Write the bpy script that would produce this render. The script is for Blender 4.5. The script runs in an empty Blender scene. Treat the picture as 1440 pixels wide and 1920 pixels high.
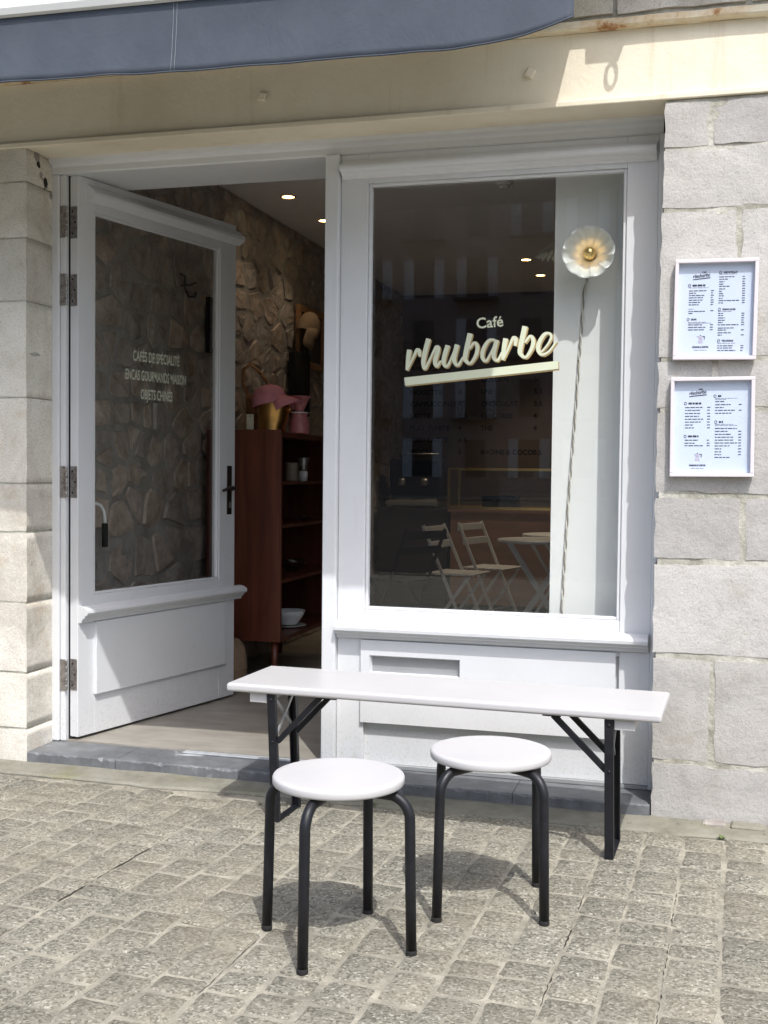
import bpy, bmesh, math, random
from mathutils import Vector, Matrix, noise

R = math.radians
scene = bpy.context.scene
COL = scene.collection
rnd = random.Random(7)

# ------------------------------------------------------------------ camera, sky, sun, exposure
cam_data = bpy.data.cameras.new("camera")
cam = bpy.data.objects.new("camera", cam_data)
COL.objects.link(cam)
cam_data.sensor_fit = 'HORIZONTAL'
cam_data.sensor_width = 36.0
cam_data.lens = 2150.0 / 1440.0 * 36.0
cam_data.clip_start = 0.05
cam_data.clip_end = 400.0
cam.matrix_world = Matrix((
    (0.963479, -0.019351, 0.267082, 0.0),
    (0.267589, 0.031661, -0.963013, -4.41),
    (0.010179, 0.999311, 0.035683, 1.2492),
    (0.0, 0.0, 0.0, 1.0)))
scene.camera = cam
scene.render.resolution_x, scene.render.resolution_y = 768, 1024

SUN_TRAVEL = Vector((-0.58, 1.0, -1.8)).normalized()
SUN_ELEV = math.asin(-SUN_TRAVEL.z)
SUN_ROT = math.atan2(-SUN_TRAVEL.x, -SUN_TRAVEL.y)
world = bpy.data.worlds.new("World")
scene.world = world
world.use_nodes = True
wnt = world.node_tree
sky = wnt.nodes.new('ShaderNodeTexSky')
sky.sky_type = 'NISHITA'
sky.sun_disc = False
sky.sun_elevation = SUN_ELEV
sky.sun_rotation = SUN_ROT
sky.air_density, sky.dust_density, sky.ozone_density = 1.2, 4.4, 2.8
wnt.links.new(sky.outputs[0], wnt.nodes['Background'].inputs[0])
wnt.nodes['Background'].inputs[1].default_value = 0.15

sun_data = bpy.data.lights.new("sun", 'SUN')
sun_data.energy = 2.25
sun_data.angle = R(0.5)
sun_data.color = (1.0, 0.985, 0.955)
sun = bpy.data.objects.new("sun", sun_data)
COL.objects.link(sun)
sun.rotation_euler = SUN_TRAVEL.to_track_quat('-Z', 'Y').to_euler()
sun.location = (6, -10, 18)

vs = scene.view_settings
vs.view_transform = 'Standard'
vs.look = 'None'
vs.exposure = 0.79
vs.gamma = 1.0
vs.use_curve_mapping = False
scene.cycles.max_bounces = 10
scene.cycles.transparent_max_bounces = 12
scene.cycles.sample_clamp_indirect = 6.0
scene.cycles.use_denoising = True

# ------------------------------------------------------------------ object helpers
WORLDM = {}

def base_matrix(loc=(0, 0, 0), rotz=0.0):
    return Matrix.Translation(Vector(loc)) @ Matrix.Rotation(rotz, 4, 'Z')

def thing(name, label, cat, loc=(0, 0, 0), rotz=0.0, group=None):
    o = bpy.data.objects.new(name, None)
    o.empty_display_size = 0.05
    COL.objects.link(o)
    o.location = loc
    o.rotation_euler = (0, 0, rotz)
    o['label'] = label
    o['category'] = cat
    if group:
        o['group'] = group
    WORLDM[o.name] = base_matrix(loc, rotz)
    return o

def tag(o, label=None, cat=None, group=None, kind=None):
    if label: o['label'] = label
    if cat: o['category'] = cat
    if group: o['group'] = group
    if kind: o['kind'] = kind
    return o

def mesh_from(bm, name, smooth=False):
    me = bpy.data.meshes.new(name)
    bmesh.ops.recalc_face_normals(bm, faces=bm.faces[:])
    if smooth:
        for f in bm.faces:
            f.smooth = True
    bm.to_mesh(me)
    bm.free()
    return me

def obj(name, bm, m, parent=None, local=False, smooth=False, label=None):
    """Links one mesh object.  Coordinates are world coordinates unless local=True (then the parent's space)."""
    me = bm if isinstance(bm, bpy.types.Mesh) else mesh_from(bm, name, smooth)
    if m is not None and not me.materials:
        me.materials.append(m)
    o = bpy.data.objects.new(name, me)
    COL.objects.link(o)
    if parent is not None:
        o.parent = parent
        pm = WORLDM.get(parent.name, Matrix.Identity(4))
        if local:
            WORLDM[o.name] = pm.copy()
        else:
            o.matrix_parent_inverse = pm.inverted()
            WORLDM[o.name] = Matrix.Identity(4)
    else:
        WORLDM[o.name] = Matrix.Identity(4)
    if label:
        o['label'] = label
    return o

def struct(name, bm, m, parent=None, smooth=False):
    o = obj(name, bm, m, parent, smooth=smooth)
    o['kind'] = 'structure'
    return o

def copy_tree(o, parent=None):
    c = o.copy()
    COL.objects.link(c)
    if parent is not None:
        c.parent = parent
    for ch in list(o.children):
        copy_tree(ch, c)
    return c

# ------------------------------------------------------------------ shape helpers (all add to a bmesh)
def NB():
    return bmesh.new()

def box(bm, x0, x1, y0, y1, z0, z1, bev=0.0, seg=2, mat=None):
    r = bmesh.ops.create_cube(bm, size=1.0)
    vs_ = r['verts']
    M = Matrix.Translation(((x0 + x1) / 2, (y0 + y1) / 2, (z0 + z1) / 2)) @ Matrix.Diagonal((abs(x1 - x0), abs(y1 - y0), abs(z1 - z0), 1))
    if mat is not None:
        M = mat @ M
    bmesh.ops.transform(bm, matrix=M, verts=vs_)
    if bev > 0:
        es = list({e for v in vs_ for e in v.link_edges})
        bmesh.ops.bevel(bm, geom=es, offset=bev, segments=seg, profile=0.5, affect='EDGES')
    return bm

def bx(x0, x1, y0, y1, z0, z1, bev=0.0, seg=2):
    return box(NB(), x0, x1, y0, y1, z0, z1, bev, seg)

def extrude_x(bm, prof, x0, x1, mitre=0.0):
    """profile of (y,z) run along x; mitre pulls each end in by mitre * distance behind the foremost point."""
    n = len(prof)
    a = [bm.verts.new((x0, y, z)) for y, z in prof]
    b = [bm.verts.new((x1, y, z)) for y, z in prof]
    for i in range(n):
        j = (i + 1) % n
        bm.faces.new((a[i], a[j], b[j], b[i]))
    bm.faces.new(a[::-1])
    bm.faces.new(b)
    return bm

def tube(bm, pts, r, n=12, cap=True, closed=False):
    pts = [Vector(p) for p in pts]
    rr = r if isinstance(r, (list, tuple)) else [r] * len(pts)
    rings = []
    T0 = (pts[1] - pts[0]).normalized()
    up = Vector((0, 0, 1)) if abs(T0.z) < 0.9 else Vector((1, 0, 0))
    N = (up - T0 * up.dot(T0)).normalized()
    m = len(pts)
    for i, p in enumerate(pts):
        if closed:
            T = (pts[(i + 1) % m] - pts[i - 1]).normalized()
        elif i == 0:
            T = T0
        elif i == m - 1:
            T = (pts[i] - pts[i - 1]).normalized()
        else:
            T = ((pts[i + 1] - pts[i]).normalized() + (pts[i] - pts[i - 1]).normalized()).normalized()
        N = (N - T * N.dot(T)).normalized()
        B = T.cross(N)
        rings.append([bm.verts.new(p + (N * math.cos(2 * math.pi * k / n) + B * math.sin(2 * math.pi * k / n)) * rr[i]) for k in range(n)])
    cnt = m if closed else m - 1
    for i in range(cnt):
        a, b = rings[i], rings[(i + 1) % m]
        for k in range(n):
            f = bm.faces.new((a[k], a[(k + 1) % n], b[(k + 1) % n], b[k]))
            f.smooth = True
    if cap and not closed:
        bm.faces.new(rings[0][::-1])
        bm.faces.new(rings[-1])
    return bm

def bar(bm, p, q, w, t, side=Vector((1, 0, 0))):
    """flat bar from p to q; w along 'side', t across."""
    p, q = Vector(p), Vector(q)
    T = (q - p).normalized()
    S = (side - T * side.dot(T)).normalized()
    N = T.cross(S)
    M = Matrix((S, N, T)).transposed().to_4x4()
    M.translation = (p + q) / 2
    L = (q - p).length
    return box(bm, -w / 2, w / 2, -t / 2, t / 2, -L / 2, L / 2, mat=M)

def lathe(bm, prof, c=(0, 0, 0), n=32, cap=True, M=None):
    """profile of (radius, z) turned about z through c."""
    rings = []
    for r, z in prof:
        ring = []
        for k in range(n):
            a = 2 * math.pi * k / n
            v = Vector((r * math.cos(a), r * math.sin(a), z))
            if M is not None:
                v = M @ v
            ring.append(bm.verts.new(v + Vector(c)))
        rings.append(ring)
    for i in range(len(rings) - 1):
        for k in range(n):
            f = bm.faces.new((rings[i][k], rings[i][(k + 1) % n], rings[i + 1][(k + 1) % n], rings[i + 1][k]))
            f.smooth = True
    if cap:
        bm.faces.new(rings[0][::-1])
        bm.faces.new(rings[-1])
    return bm

def catmull(pts, n=8):
    out = []
    m = len(pts)
    for i in range(m - 1):
        p0, p1, p2, p3 = pts[max(i - 1, 0)], pts[i], pts[i + 1], pts[min(i + 2, m - 1)]
        for k in range(n):
            t = k / n
            out.append(tuple(0.5 * (2 * b + (c - a) * t + (2 * a - 5 * b + 4 * c - d) * t * t + (3 * b - a - 3 * c + d) * t ** 3)
                             for a, b, c, d in zip(p0, p1, p2, p3)))
    out.append(tuple(pts[-1]))
    return out

def nz(x, y, z, s=1.0):
    return noise.noise(Vector((x * s, y * s, z * s)))

# ------------------------------------------------------------------ materials
MATS = {}

class NT:
    def __init__(self, name):
        self.m = bpy.data.materials.new(name)
        self.m.use_nodes = True
        self.t = self.m.node_tree
        self.b = self.t.nodes['Principled BSDF']
        self.out = self.t.nodes['Material Output']
        self.pos = None
    def n(self, typ, **kw):
        x = self.t.nodes.new(typ)
        for k, v in kw.items():
            setattr(x, k, v)
        return x
    def l(self, a, b):
        self.t.links.new(a, b)
    def coords(self, scale=(1, 1, 1)):
        if self.pos is None:
            self.pos = self.n('ShaderNodeNewGeometry').outputs['Position']
        if tuple(scale) == (1, 1, 1):
            return self.pos
        mp = self.n('ShaderNodeMapping')
        mp.inputs['Scale'].default_value = scale
        self.l(self.pos, mp.inputs['Vector'])
        return mp.outputs[0]
    def noise(self, scale, detail=6, rough=0.6, stretch=(1, 1, 1), dist=0.0):
        x = self.n('ShaderNodeTexNoise')
        x.inputs['Scale'].default_value = scale
        x.inputs['Detail'].default_value = detail
        x.inputs['Roughness'].default_value = rough
        x.inputs['Distortion'].default_value = dist
        self.l(self.coords(stretch), x.inputs['Vector'])
        return x.outputs['Fac']
    def voronoi(self, scale, feature='F1', stretch=(1, 1, 1)):
        x = self.n('ShaderNodeTexVoronoi')
        x.feature = feature
        x.inputs['Scale'].default_value = scale
        self.l(self.coords(stretch), x.inputs['Vector'])
        return x
    def ramp(self, fac, stops, interp='LINEAR'):
        r = self.n('ShaderNodeValToRGB')
        r.color_ramp.interpolation = interp
        el = r.color_ramp.elements
        while len(el) < len(stops):
            el.new(0.5)
        for e, (p, c) in zip(el, stops):
            e.position = p
            e.color = (c, c, c, 1) if isinstance(c, (int, float)) else (c[0], c[1], c[2], 1)
        self.l(fac, r.inputs[0])
        return r.outputs[0]
    def mix(self, fac, a, b, mode='MIX'):
        x = self.n('ShaderNodeMix')
        x.data_type = 'RGBA'
        x.blend_type = mode
        for ix, v in ((0, fac), (6, a), (7, b)):
            sock = x.inputs[ix]
            if hasattr(v, 'links'):
                self.l(v, sock)
            elif isinstance(v, (int, float)):
                sock.default_value = v if ix == 0 else (v, v, v, 1)
            else:
                sock.default_value = (v[0], v[1], v[2], 1)
        return x.outputs[2]
    def math(self, op, a, b=0.0):
        x = self.n('ShaderNodeMath')
        x.operation = op
        for s, v in ((x.inputs[0], a), (x.inputs[1], b)):
            if hasattr(v, 'links'):
                self.l(v, s)
            else:
                s.default_value = v
        return x.outputs[0]
    def random(self):
        return self.n('ShaderNodeObjectInfo').outputs['Random']
    def bump(self, h, strength=0.5, dist=0.01, prev=None):
        x = self.n('ShaderNodeBump')
        x.inputs['Strength'].default_value = strength
        x.inputs['Distance'].default_value = dist
        self.l(h, x.inputs['Height'])
        if prev is not None:
            self.l(prev, x.inputs['Normal'])
        return x.outputs[0]
    def done(self, color=None, rough=None, normal=None, metal=None, spec=None):
        for key, v in (('Base Color', color), ('Roughness', rough), ('Metallic', metal), ('Specular IOR Level', spec)):
            if v is None:
                continue
            s = self.b.inputs[key]
            if hasattr(v, 'links'):
                self.l(v, s)
            elif isinstance(v, (int, float)):
                s.default_value = v if key != 'Base Color' else (v, v, v, 1)
            else:
                s.default_value = (v[0], v[1], v[2], 1)
        if normal is not None:
            self.l(normal, self.b.inputs['Normal'])
        MATS[self.m.name] = self.m
        return self.m

def simple(name, c, rough=0.5, metal=0.0, spec=0.5, vary=0.06, scale=9.0, bump=0.0, bscale=200.0):
    k = NT(name)
    f = k.noise(scale, 5, 0.6)
    col = k.ramp(f, [(0.3, [v * (1 - vary) for v in c]), (0.7, [min(1, v * (1 + vary)) for v in c])])
    nrm = k.bump(k.noise(bscale, 3, 0.6), bump, 0.002) if bump else None
    return k.done(col, rough, nrm, metal, spec)

def make_materials():
    # white painted joinery: brush grain, faint grime
    k = NT('white_paint')
    f = k.noise(3.0, 6, 0.65)
    g = k.noise(40.0, 4, 0.6, (1, 1, 0.15))
    c = k.ramp(f, [(0.25, (0.627, 0.641, 0.655)), (0.6, (0.665, 0.679, 0.698)), (0.8, (0.679, 0.694, 0.712))])
    c = k.mix(k.ramp(k.noise(11, 8, 0.75), [(0.58, 0.0), (0.8, 0.30)]), c, (0.50, 0.49, 0.46))
    c = k.mix(k.ramp(k.noise(26, 6, 0.7, (1, 1, 0.12)), [(0.60, 0.0), (0.78, 0.22)]), c, (0.45, 0.44, 0.41))
    c = k.mix(k.ramp(k.noise(75, 7, 0.8), [(0.72, 0.0), (0.76, 0.5)]), c, (0.36, 0.33, 0.29))
    sx = k.n('ShaderNodeSeparateXYZ'); k.l(k.coords(), sx.inputs[0])
    low = k.ramp(sx.outputs[2], [(0.07, 1.0), (0.40, 0.0)])
    spl = k.ramp(k.noise(90, 6, 0.75), [(0.52, 0.0), (0.66, 0.55)])
    c = k.mix(k.math('MULTIPLY', low, spl), c, (0.40, 0.37, 0.31))
    k.done(c, 0.42, k.bump(g, 0.22, 0.002, k.bump(k.noise(5, 3, 0.5), 0.15, 0.01)))
    # beam paint: cream with rust runs and lumpy old coats
    k = NT('cream_paint')
    f = k.noise(2.2, 7, 0.65)
    c = k.ramp(f, [(0.25, (0.66, 0.585, 0.44)), (0.55, (0.78, 0.715, 0.565)), (0.8, (0.80, 0.75, 0.625))])
    runs = k.noise(9.0, 6, 0.7, (1, 1, 0.06))
    c = k.mix(k.ramp(runs, [(0.58, 0.0), (0.72, 0.35)]), c, (0.45, 0.33, 0.19))
    spots = k.noise(30.0, 8, 0.75)
    c = k.mix(k.ramp(spots, [(0.69, 0.0), (0.74, 0.7)]), c, (0.30, 0.15, 0.06))
    n1 = k.bump(k.noise(28, 6, 0.7), 0.35, 0.006)
    k.done(c, 0.55, k.bump(k.noise(140, 3, 0.6), 0.2, 0.002, n1))
    # rusty flange edge
    k = NT('rusty_paint')
    f = k.noise(7, 7, 0.72, (1, 1, 1))
    c = k.ramp(f, [(0.40, (0.70, 0.64, 0.50)), (0.54, (0.62, 0.50, 0.33)), (0.62, (0.36, 0.17, 0.06)), (0.75, (0.17, 0.08, 0.035))])
    k.done(c, 0.7, k.bump(k.noise(60, 6, 0.7), 0.6, 0.004))
    # limestone ashlar
    for name, lo, mid, hi, stain in (('pale_limestone', (0.345, 0.338, 0.327), (0.455, 0.449, 0.438), (0.52, 0.514, 0.503), (0.31, 0.285, 0.23)),
                                     ('warm_limestone', (0.46, 0.42, 0.35), (0.68, 0.65, 0.585), (0.80, 0.775, 0.72), (0.50, 0.375, 0.24))):
        k = NT(name)
        big = k.noise(2.6, 7, 0.68, dist=0.5)
        c = k.ramp(big, [(0.28, lo), (0.5, mid), (0.72, hi)])
        c = k.mix(k.ramp(k.noise(6.5, 8, 0.72), [(0.55, 0.0), (0.75, 0.55)]), c, stain)
        tone = k.ramp(k.random(), [(0.0, (0.90, 0.89, 0.88)), (0.35, (1.04, 1.04, 1.05)), (0.65, (0.98, 0.965, 0.94)), (1.0, (1.10, 1.09, 1.07))])
        c = k.mix(1.0, c, tone, 'MULTIPLY')
        fine = k.noise(150, 5, 0.75)
        c = k.mix(k.ramp(fine, [(0.33, 0.6), (0.50, 0.0)]), c, (0.26, 0.25, 0.23))
        c = k.mix(k.ramp(k.noise(13, 9, 0.8, (1, 1, 0.55), 0.8), [(0.58, 0.0), (0.72, 0.45)]), c, (0.30, 0.285, 0.235))
        n1 = k.bump(k.noise(16, 8, 0.7), 0.55, 0.012)
        n2 = k.bump(fine, 0.40, 0.003, n1)
        vein = k.noise(1.7, 9, 0.78, (1, 1, 2.2), 1.2)
        cr = k.ramp(vein, [(0.485, 1.0), (0.5, 0.0), (0.515, 1.0)])
        n3 = k.bump(cr, 0.16, 0.003, n2)
        k.done(c, 0.92, n3, spec=0.15)
    k = NT('lime_mortar')
    f = k.noise(9, 7, 0.7)
    c = k.ramp(f, [(0.30, (0.232, 0.228, 0.189)), (0.48, (0.396, 0.387, 0.331)), (0.66, (0.585, 0.572, 0.516))])
    n1 = k.bump(k.noise(45, 6, 0.7), 0.8, 0.008)
    k.done(c, 0.95, n1, spec=0.1)
    # granite setts
    k = NT('granite')
    vo = k.voronoi(150)
    sp = k.n('ShaderNodeSeparateColor'); k.l(vo.outputs['Color'], sp.inputs[0])
    c = k.ramp(sp.outputs[0], [(0.0, (0.105, 0.10, 0.082)), (0.20, (0.138, 0.132, 0.108)), (0.30, (0.182, 0.174, 0.142)), (0.62, (0.224, 0.214, 0.175)), (0.84, (0.262, 0.25, 0.206)), (0.94, (0.325, 0.312, 0.262)), (1.0, (0.375, 0.362, 0.31))])
    v = k.noise(190, 3, 0.65)
    c = k.mix(1.0, c, k.ramp(v, [(0.3, 0.80), (0.7, 1.18)]), 'MULTIPLY')
    warm = k.noise(2.0, 5, 0.6)
    c = k.mix(k.ramp(warm, [(0.40, 0.0), (0.72, 0.45)]), c, (0.248, 0.216, 0.162))
    tone = k.ramp(k.random(), [(0.0, 0.86), (1.0, 1.10)])
    c = k.mix(1.0, c, tone, 'MULTIPLY')
    n1 = k.bump(k.noise(20, 6, 0.7), 0.5, 0.008)
    k.done(c, 0.9, k.bump(vo.outputs['Distance'], 0.5, 0.003, k.bump(v, 0.7, 0.004, n1)), spec=0.2)
    k = NT('sett_mortar')
    f = k.noise(6, 8, 0.72)
    c = k.ramp(f, [(0.32, (0.162, 0.154, 0.128)), (0.48, (0.256, 0.242, 0.198)), (0.60, (0.350, 0.326, 0.267)), (0.72, (0.418, 0.394, 0.334))])
    g = k.noise(190, 3, 0.65)
    c = k.mix(0.18, c, k.mix(1.0, c, k.ramp(g, [(0.35, 0.5), (0.65, 1.45)]), 'MULTIPLY'))
    k.done(c, 0.95, k.bump(g, 0.6, 0.004, k.bump(k.noise(30, 6, 0.7), 0.6, 0.01)), spec=0.1)
    k = NT('cement_strip')
    f = k.noise(6, 7, 0.7)
    c = k.ramp(f, [(0.3, (0.160, 0.154, 0.124)), (0.5, (0.228, 0.220, 0.180)), (0.72, (0.280, 0.272, 0.232))])
    c = k.mix(k.ramp(k.noise(3.5, 6, 0.6), [(0.55, 0.0), (0.68, 0.5)]), c, (0.176, 0.168, 0.080))
    k.done(c, 0.95, k.bump(k.noise(80, 6, 0.75), 0.6, 0.006), spec=0.1)
    # blue-black marble step
    k = NT('slate_blue')
    f = k.noise(7, 8, 0.75)
    c = k.ramp(f, [(0.3, (0.078, 0.082, 0.090)), (0.55, (0.152, 0.159, 0.168)), (0.72, (0.24, 0.248, 0.257))])
    vein = k.voronoi(2.1, 'DISTANCE_TO_EDGE')
    wob = k.math('MULTIPLY', k.noise(6, 5, 0.7), 0.03)
    ve = k.ramp(k.math('SUBTRACT', vein.outputs['Distance'], wob), [(0.0, 1.0), (0.008, 0.0)])
    gate = k.ramp(k.noise(2.3, 3, 0.5), [(0.56, 0.0), (0.64, 0.9)])
    c = k.mix(k.math('MULTIPLY', ve, gate), c, (0.62, 0.64, 0.66))
    c = k.mix(k.ramp(k.noise(55, 6, 0.8), [(0.62, 0.0), (0.72, 0.8)]), c, (0.05, 0.055, 0.065))
    k.done(c, 0.5, k.bump(k.noise(50, 6, 0.7), 0.35, 0.004))
    k = NT('polished_concrete')
    f = k.noise(3.2, 8, 0.7, (1, 2.2, 1))
    c = k.ramp(f, [(0.3, (0.21, 0.192, 0.165)), (0.55, (0.30, 0.28, 0.245)), (0.75, (0.38, 0.36, 0.32))])
    c = k.mix(k.ramp(k.noise(60, 4, 0.7), [(0.66, 0.0), (0.75, 0.5)]), c, (0.17, 0.15, 0.12))
    k.done(c, 0.42, k.bump(k.noise(25, 5, 0.6), 0.08, 0.003))
    # awning cloth
    k = NT('awning_cloth')
    f = k.noise(4, 5, 0.6)
    c = k.ramp(f, [(0.3, (0.060, 0.072, 0.094)), (0.7, (0.080, 0.094, 0.118))])
    w1 = k.n('ShaderNodeTexWave'); w1.bands_direction = 'X'; w1.inputs['Scale'].default_value = 260
    w2 = k.n('ShaderNodeTexWave'); w2.bands_direction = 'Z'; w2.inputs['Scale'].default_value = 260
    k.l(k.coords(), w1.inputs['Vector']); k.l(k.coords(), w2.inputs['Vector'])
    h = k.math('ADD', w1.outputs['Fac'], w2.outputs['Fac'])
    n1 = k.bump(k.noise(6, 5, 0.65, (1.2, 1, 0.9), 0.5), 0.12, 0.03)
    k.done(c, 0.85, k.bump(h, 0.25, 0.001, n1), spec=0.25)
    simple('awning_thread', (0.22, 0.24, 0.27), 0.8, vary=0.1)
    simple('aluminium_white', (0.78, 0.80, 0.80), 0.3, vary=0.02)
    k = NT('black_metal')
    f = k.noise(30, 5, 0.6)
    c = k.ramp(f, [(0.3, (0.006, 0.0065, 0.009)), (0.75, (0.012, 0.013, 0.017))])
    k.done(c, k.ramp(k.noise(14, 5, 0.7), [(0.3, 0.36), (0.7, 0.55)]), k.bump(k.noise(220, 3, 0.6), 0.10, 0.001), spec=0.35)
    k = NT('bench_paint')
    f = k.noise(5, 6, 0.65)
    c = k.ramp(f, [(0.3, (0.46, 0.456, 0.464)), (0.7, (0.49, 0.486, 0.49))])
    c = k.mix(k.ramp(k.noise(28, 7, 0.75), [(0.62, 0.0), (0.78, 0.3)]), c, (0.40, 0.38, 0.37))
    c = k.mix(k.ramp(k.noise(130, 4, 0.8, (0.25, 1, 1)), [(0.70, 0.0), (0.75, 0.5)]), c, (0.33, 0.31, 0.30))
    k.done(c, 0.38, k.bump(k.noise(60, 4, 0.6, (0.2, 1, 1)), 0.06, 0.001))
    k = NT('hinge_steel')
    f = k.noise(45, 6, 0.7)
    k.done(k.ramp(f, [(0.35, (0.20, 0.17, 0.155)), (0.6, (0.42, 0.40, 0.385)), (0.75, (0.14, 0.09, 0.065))]), 0.42, None, 0.8)
    simple('dark_bronze', (0.06, 0.045, 0.042), 0.38, 0.7, vary=0.3, scale=40)
    simple('grey_metal', (0.36, 0.37, 0.38), 0.4, 0.3)
    simple('strip_metal', (0.42, 0.44, 0.46), 0.45, 0.2, vary=0.15, scale=30)
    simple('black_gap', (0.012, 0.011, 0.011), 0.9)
    # rubble stone inside
    k = NT('rubble_stone')
    f = k.noise(7, 8, 0.7, dist=0.4)
    c = k.ramp(f, [(0.28, (0.21, 0.178, 0.158)), (0.5, (0.40, 0.35, 0.32)), (0.72, (0.56, 0.51, 0.475))])
    tint = k.ramp(k.random(), [(0.0, (0.80, 0.80, 0.80)), (0.35, (1.0, 0.95, 0.90)), (0.7, (1.12, 1.02, 0.94)), (1.0, (0.90, 0.92, 0.92))])
    c = k.mix(1.0, c, tint, 'MULTIPLY')
    n1 = k.bump(k.noise(20, 7, 0.7), 0.8, 0.012)
    k.done(c, 0.95, k.bump(k.noise(110, 5, 0.7), 0.4, 0.004, n1), spec=0.1)
    k = NT('rubble_mortar')
    f = k.noise(8, 8, 0.7)
    c = k.ramp(f, [(0.3, (0.24, 0.215, 0.195)), (0.55, (0.38, 0.35, 0.325)), (0.75, (0.48, 0.45, 0.42))])
    k.done(c, 0.95, k.bump(k.noise(40, 7, 0.75), 0.9, 0.012), spec=0.1)
    simple('ceiling_paint', (0.80, 0.77, 0.76), 0.9, vary=0.03)
    simple('panel_paint', (0.80, 0.80, 0.79), 0.7, vary=0.02)
    simple('taupe_wall', (0.13, 0.10, 0.088), 0.85, vary=0.08)
    simple('menu_ink', (0.008, 0.006, 0.006), 0.8)
    simple('dark_wall', (0.05, 0.045, 0.05), 0.9)
    k = NT('mahogany')
    f = k.noise(14, 7, 0.65, (1, 1, 0.07), 0.6)
    c = k.ramp(f, [(0.3, (0.062, 0.016, 0.010)), (0.5, (0.110, 0.029, 0.016)), (0.7, (0.17, 0.050, 0.024))])
    k.done(c, 0.4, k.bump(f, 0.1, 0.002))
    k = NT('counter_wood')
    f = k.noise(9, 6, 0.6, (0.3, 1, 1.5))
    c = k.ramp(f, [(0.3, (0.34, 0.19, 0.125)), (0.7, (0.48, 0.27, 0.18))])
    k.done(c, 0.5)
    simple('gold_metal', (0.62, 0.36, 0.12), 0.32, 1.0, vary=0.2, scale=12)
    simple('brass', (0.78, 0.56, 0.22), 0.25, 1.0, vary=0.08)
    simple('pink_cloth', (0.66, 0.26, 0.31), 0.9, vary=0.1, scale=30, bump=0.2)
    simple('pink_glaze', (0.52, 0.19, 0.20), 0.2, vary=0.08, scale=25)
    simple('tan_cloth', (0.25, 0.17, 0.11), 0.9, vary=0.12, scale=30, bump=0.2)
    simple('rattan', (0.34, 0.18, 0.085), 0.75, vary=0.35, scale=90, bump=0.5)
    simple('cream_card', (0.62, 0.58, 0.46), 0.8)
    simple('white_ceramic', (0.75, 0.76, 0.76), 0.18, vary=0.03)
    simple('stoneware', (0.33, 0.27, 0.21), 0.6, vary=0.15, scale=30)
    simple('bistro_white', (0.84, 0.84, 0.84), 0.4)
    simple('paper_white', (0.51, 0.585, 0.72), 0.55, vary=0.015)
    simple('frame_white', (0.66, 0.62, 0.65), 0.4, vary=0.03)
    simple('print_ink', (0.03, 0.035, 0.06), 0.8)
    simple('print_grey', (0.20, 0.21, 0.27), 0.8)
    simple('print_lilac', (0.42, 0.40, 0.52), 0.8)
    simple('logo_cream', (0.62, 0.66, 0.50), 0.55, vary=0.02)
    simple('logo_gold', (0.40, 0.29, 0.13), 0.55, vary=0.05)
    simple('door_letters', (0.60, 0.62, 0.50), 0.6, vary=0.02)
    simple('cord_cloth', (0.68, 0.65, 0.60), 0.8, vary=0.2, scale=150)
    simple('plaster_far', (0.36, 0.27, 0.23), 0.9, vary=0.1, scale=0.5)
    simple('pale_trim', (0.74, 0.72, 0.68), 0.8)
    simple('asphalt', (0.055, 0.056, 0.06), 0.9, vary=0.2, scale=3)
    simple('weed_green', (0.085, 0.12, 0.03), 0.7, vary=0.3, scale=60)
    simple('dark_soil', (0.03, 0.026, 0.02), 1.0, vary=0.3, scale=60)
    simple('cord_dark', (0.30, 0.27, 0.23), 0.8)
    simple('dark_pane', (0.03, 0.035, 0.045), 0.15)
    simple('iron_rail', (0.03, 0.03, 0.035), 0.6)
    # glass: clear sheet, Fresnel mirror over straight-through light
    def glass(name, tint, ior, rough=0.0):
        k = NT(name)
        tr = k.n('ShaderNodeBsdfTransparent'); tr.inputs[0].default_value = (*tint, 1)
        gl = k.n('ShaderNodeBsdfGlossy'); gl.inputs['Roughness'].default_value = rough
        gl.inputs['Color'].default_value = (0.95, 0.97, 1, 1)
        lw = k.n('ShaderNodeLayerWeight'); lw.inputs['Blend'].default_value = 0.5
        p5 = k.math('POWER', lw.outputs['Facing'], 5.0)
        f0 = ((ior - 1) / (ior + 1)) ** 2
        fac = k.math('ADD', k.math('MULTIPLY', p5, 1 - f0), f0)
        mx = k.n('ShaderNodeMixShader')
        k.l(fac, mx.inputs[0]); k.l(tr.outputs[0], mx.inputs[1]); k.l(gl.outputs[0], mx.inputs[2])
        k.l(mx.outputs[0], k.out.inputs['Surface'])
        MATS[name] = k.m
    glass('window_glass', (0.965, 0.975, 0.97), 1.5)
    glass('display_glass', (0.9, 0.92, 0.9), 1.45)
    glass('clear_glass', (0.85, 0.88, 0.88), 1.6)
    # lamp shade: thin pearly glass, part of the light goes through
    k = NT('pearl_glass')
    df = k.n('ShaderNodeBsdfDiffuse'); df.inputs[0].default_value = (0.80, 0.82, 0.80, 1)
    tl = k.n('ShaderNodeBsdfTranslucent'); tl.inputs[0].default_value = (0.75, 0.76, 0.72, 1)
    gs = k.n('ShaderNodeBsdfGlossy'); gs.inputs['Roughness'].default_value = 0.12
    m1 = k.n('ShaderNodeMixShader'); m1.inputs[0].default_value = 0.28
    k.l(df.outputs[0], m1.inputs[1]); k.l(tl.outputs[0], m1.inputs[2])
    m2 = k.n('ShaderNodeMixShader'); m2.inputs[0].default_value = 0.10
    k.l(m1.outputs[0], m2.inputs[1]); k.l(gs.outputs[0], m2.inputs[2])
    k.l(m2.outputs[0], k.out.inputs['Surface'])
    MATS['pearl_glass'] = k.m
    def emit(name, c, s):
        k = NT(name)
        k.b.inputs['Emission Color'].default_value = (*c, 1)
        k.b.inputs['Emission Strength'].default_value = s
        k.done(c, 0.5)
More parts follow.
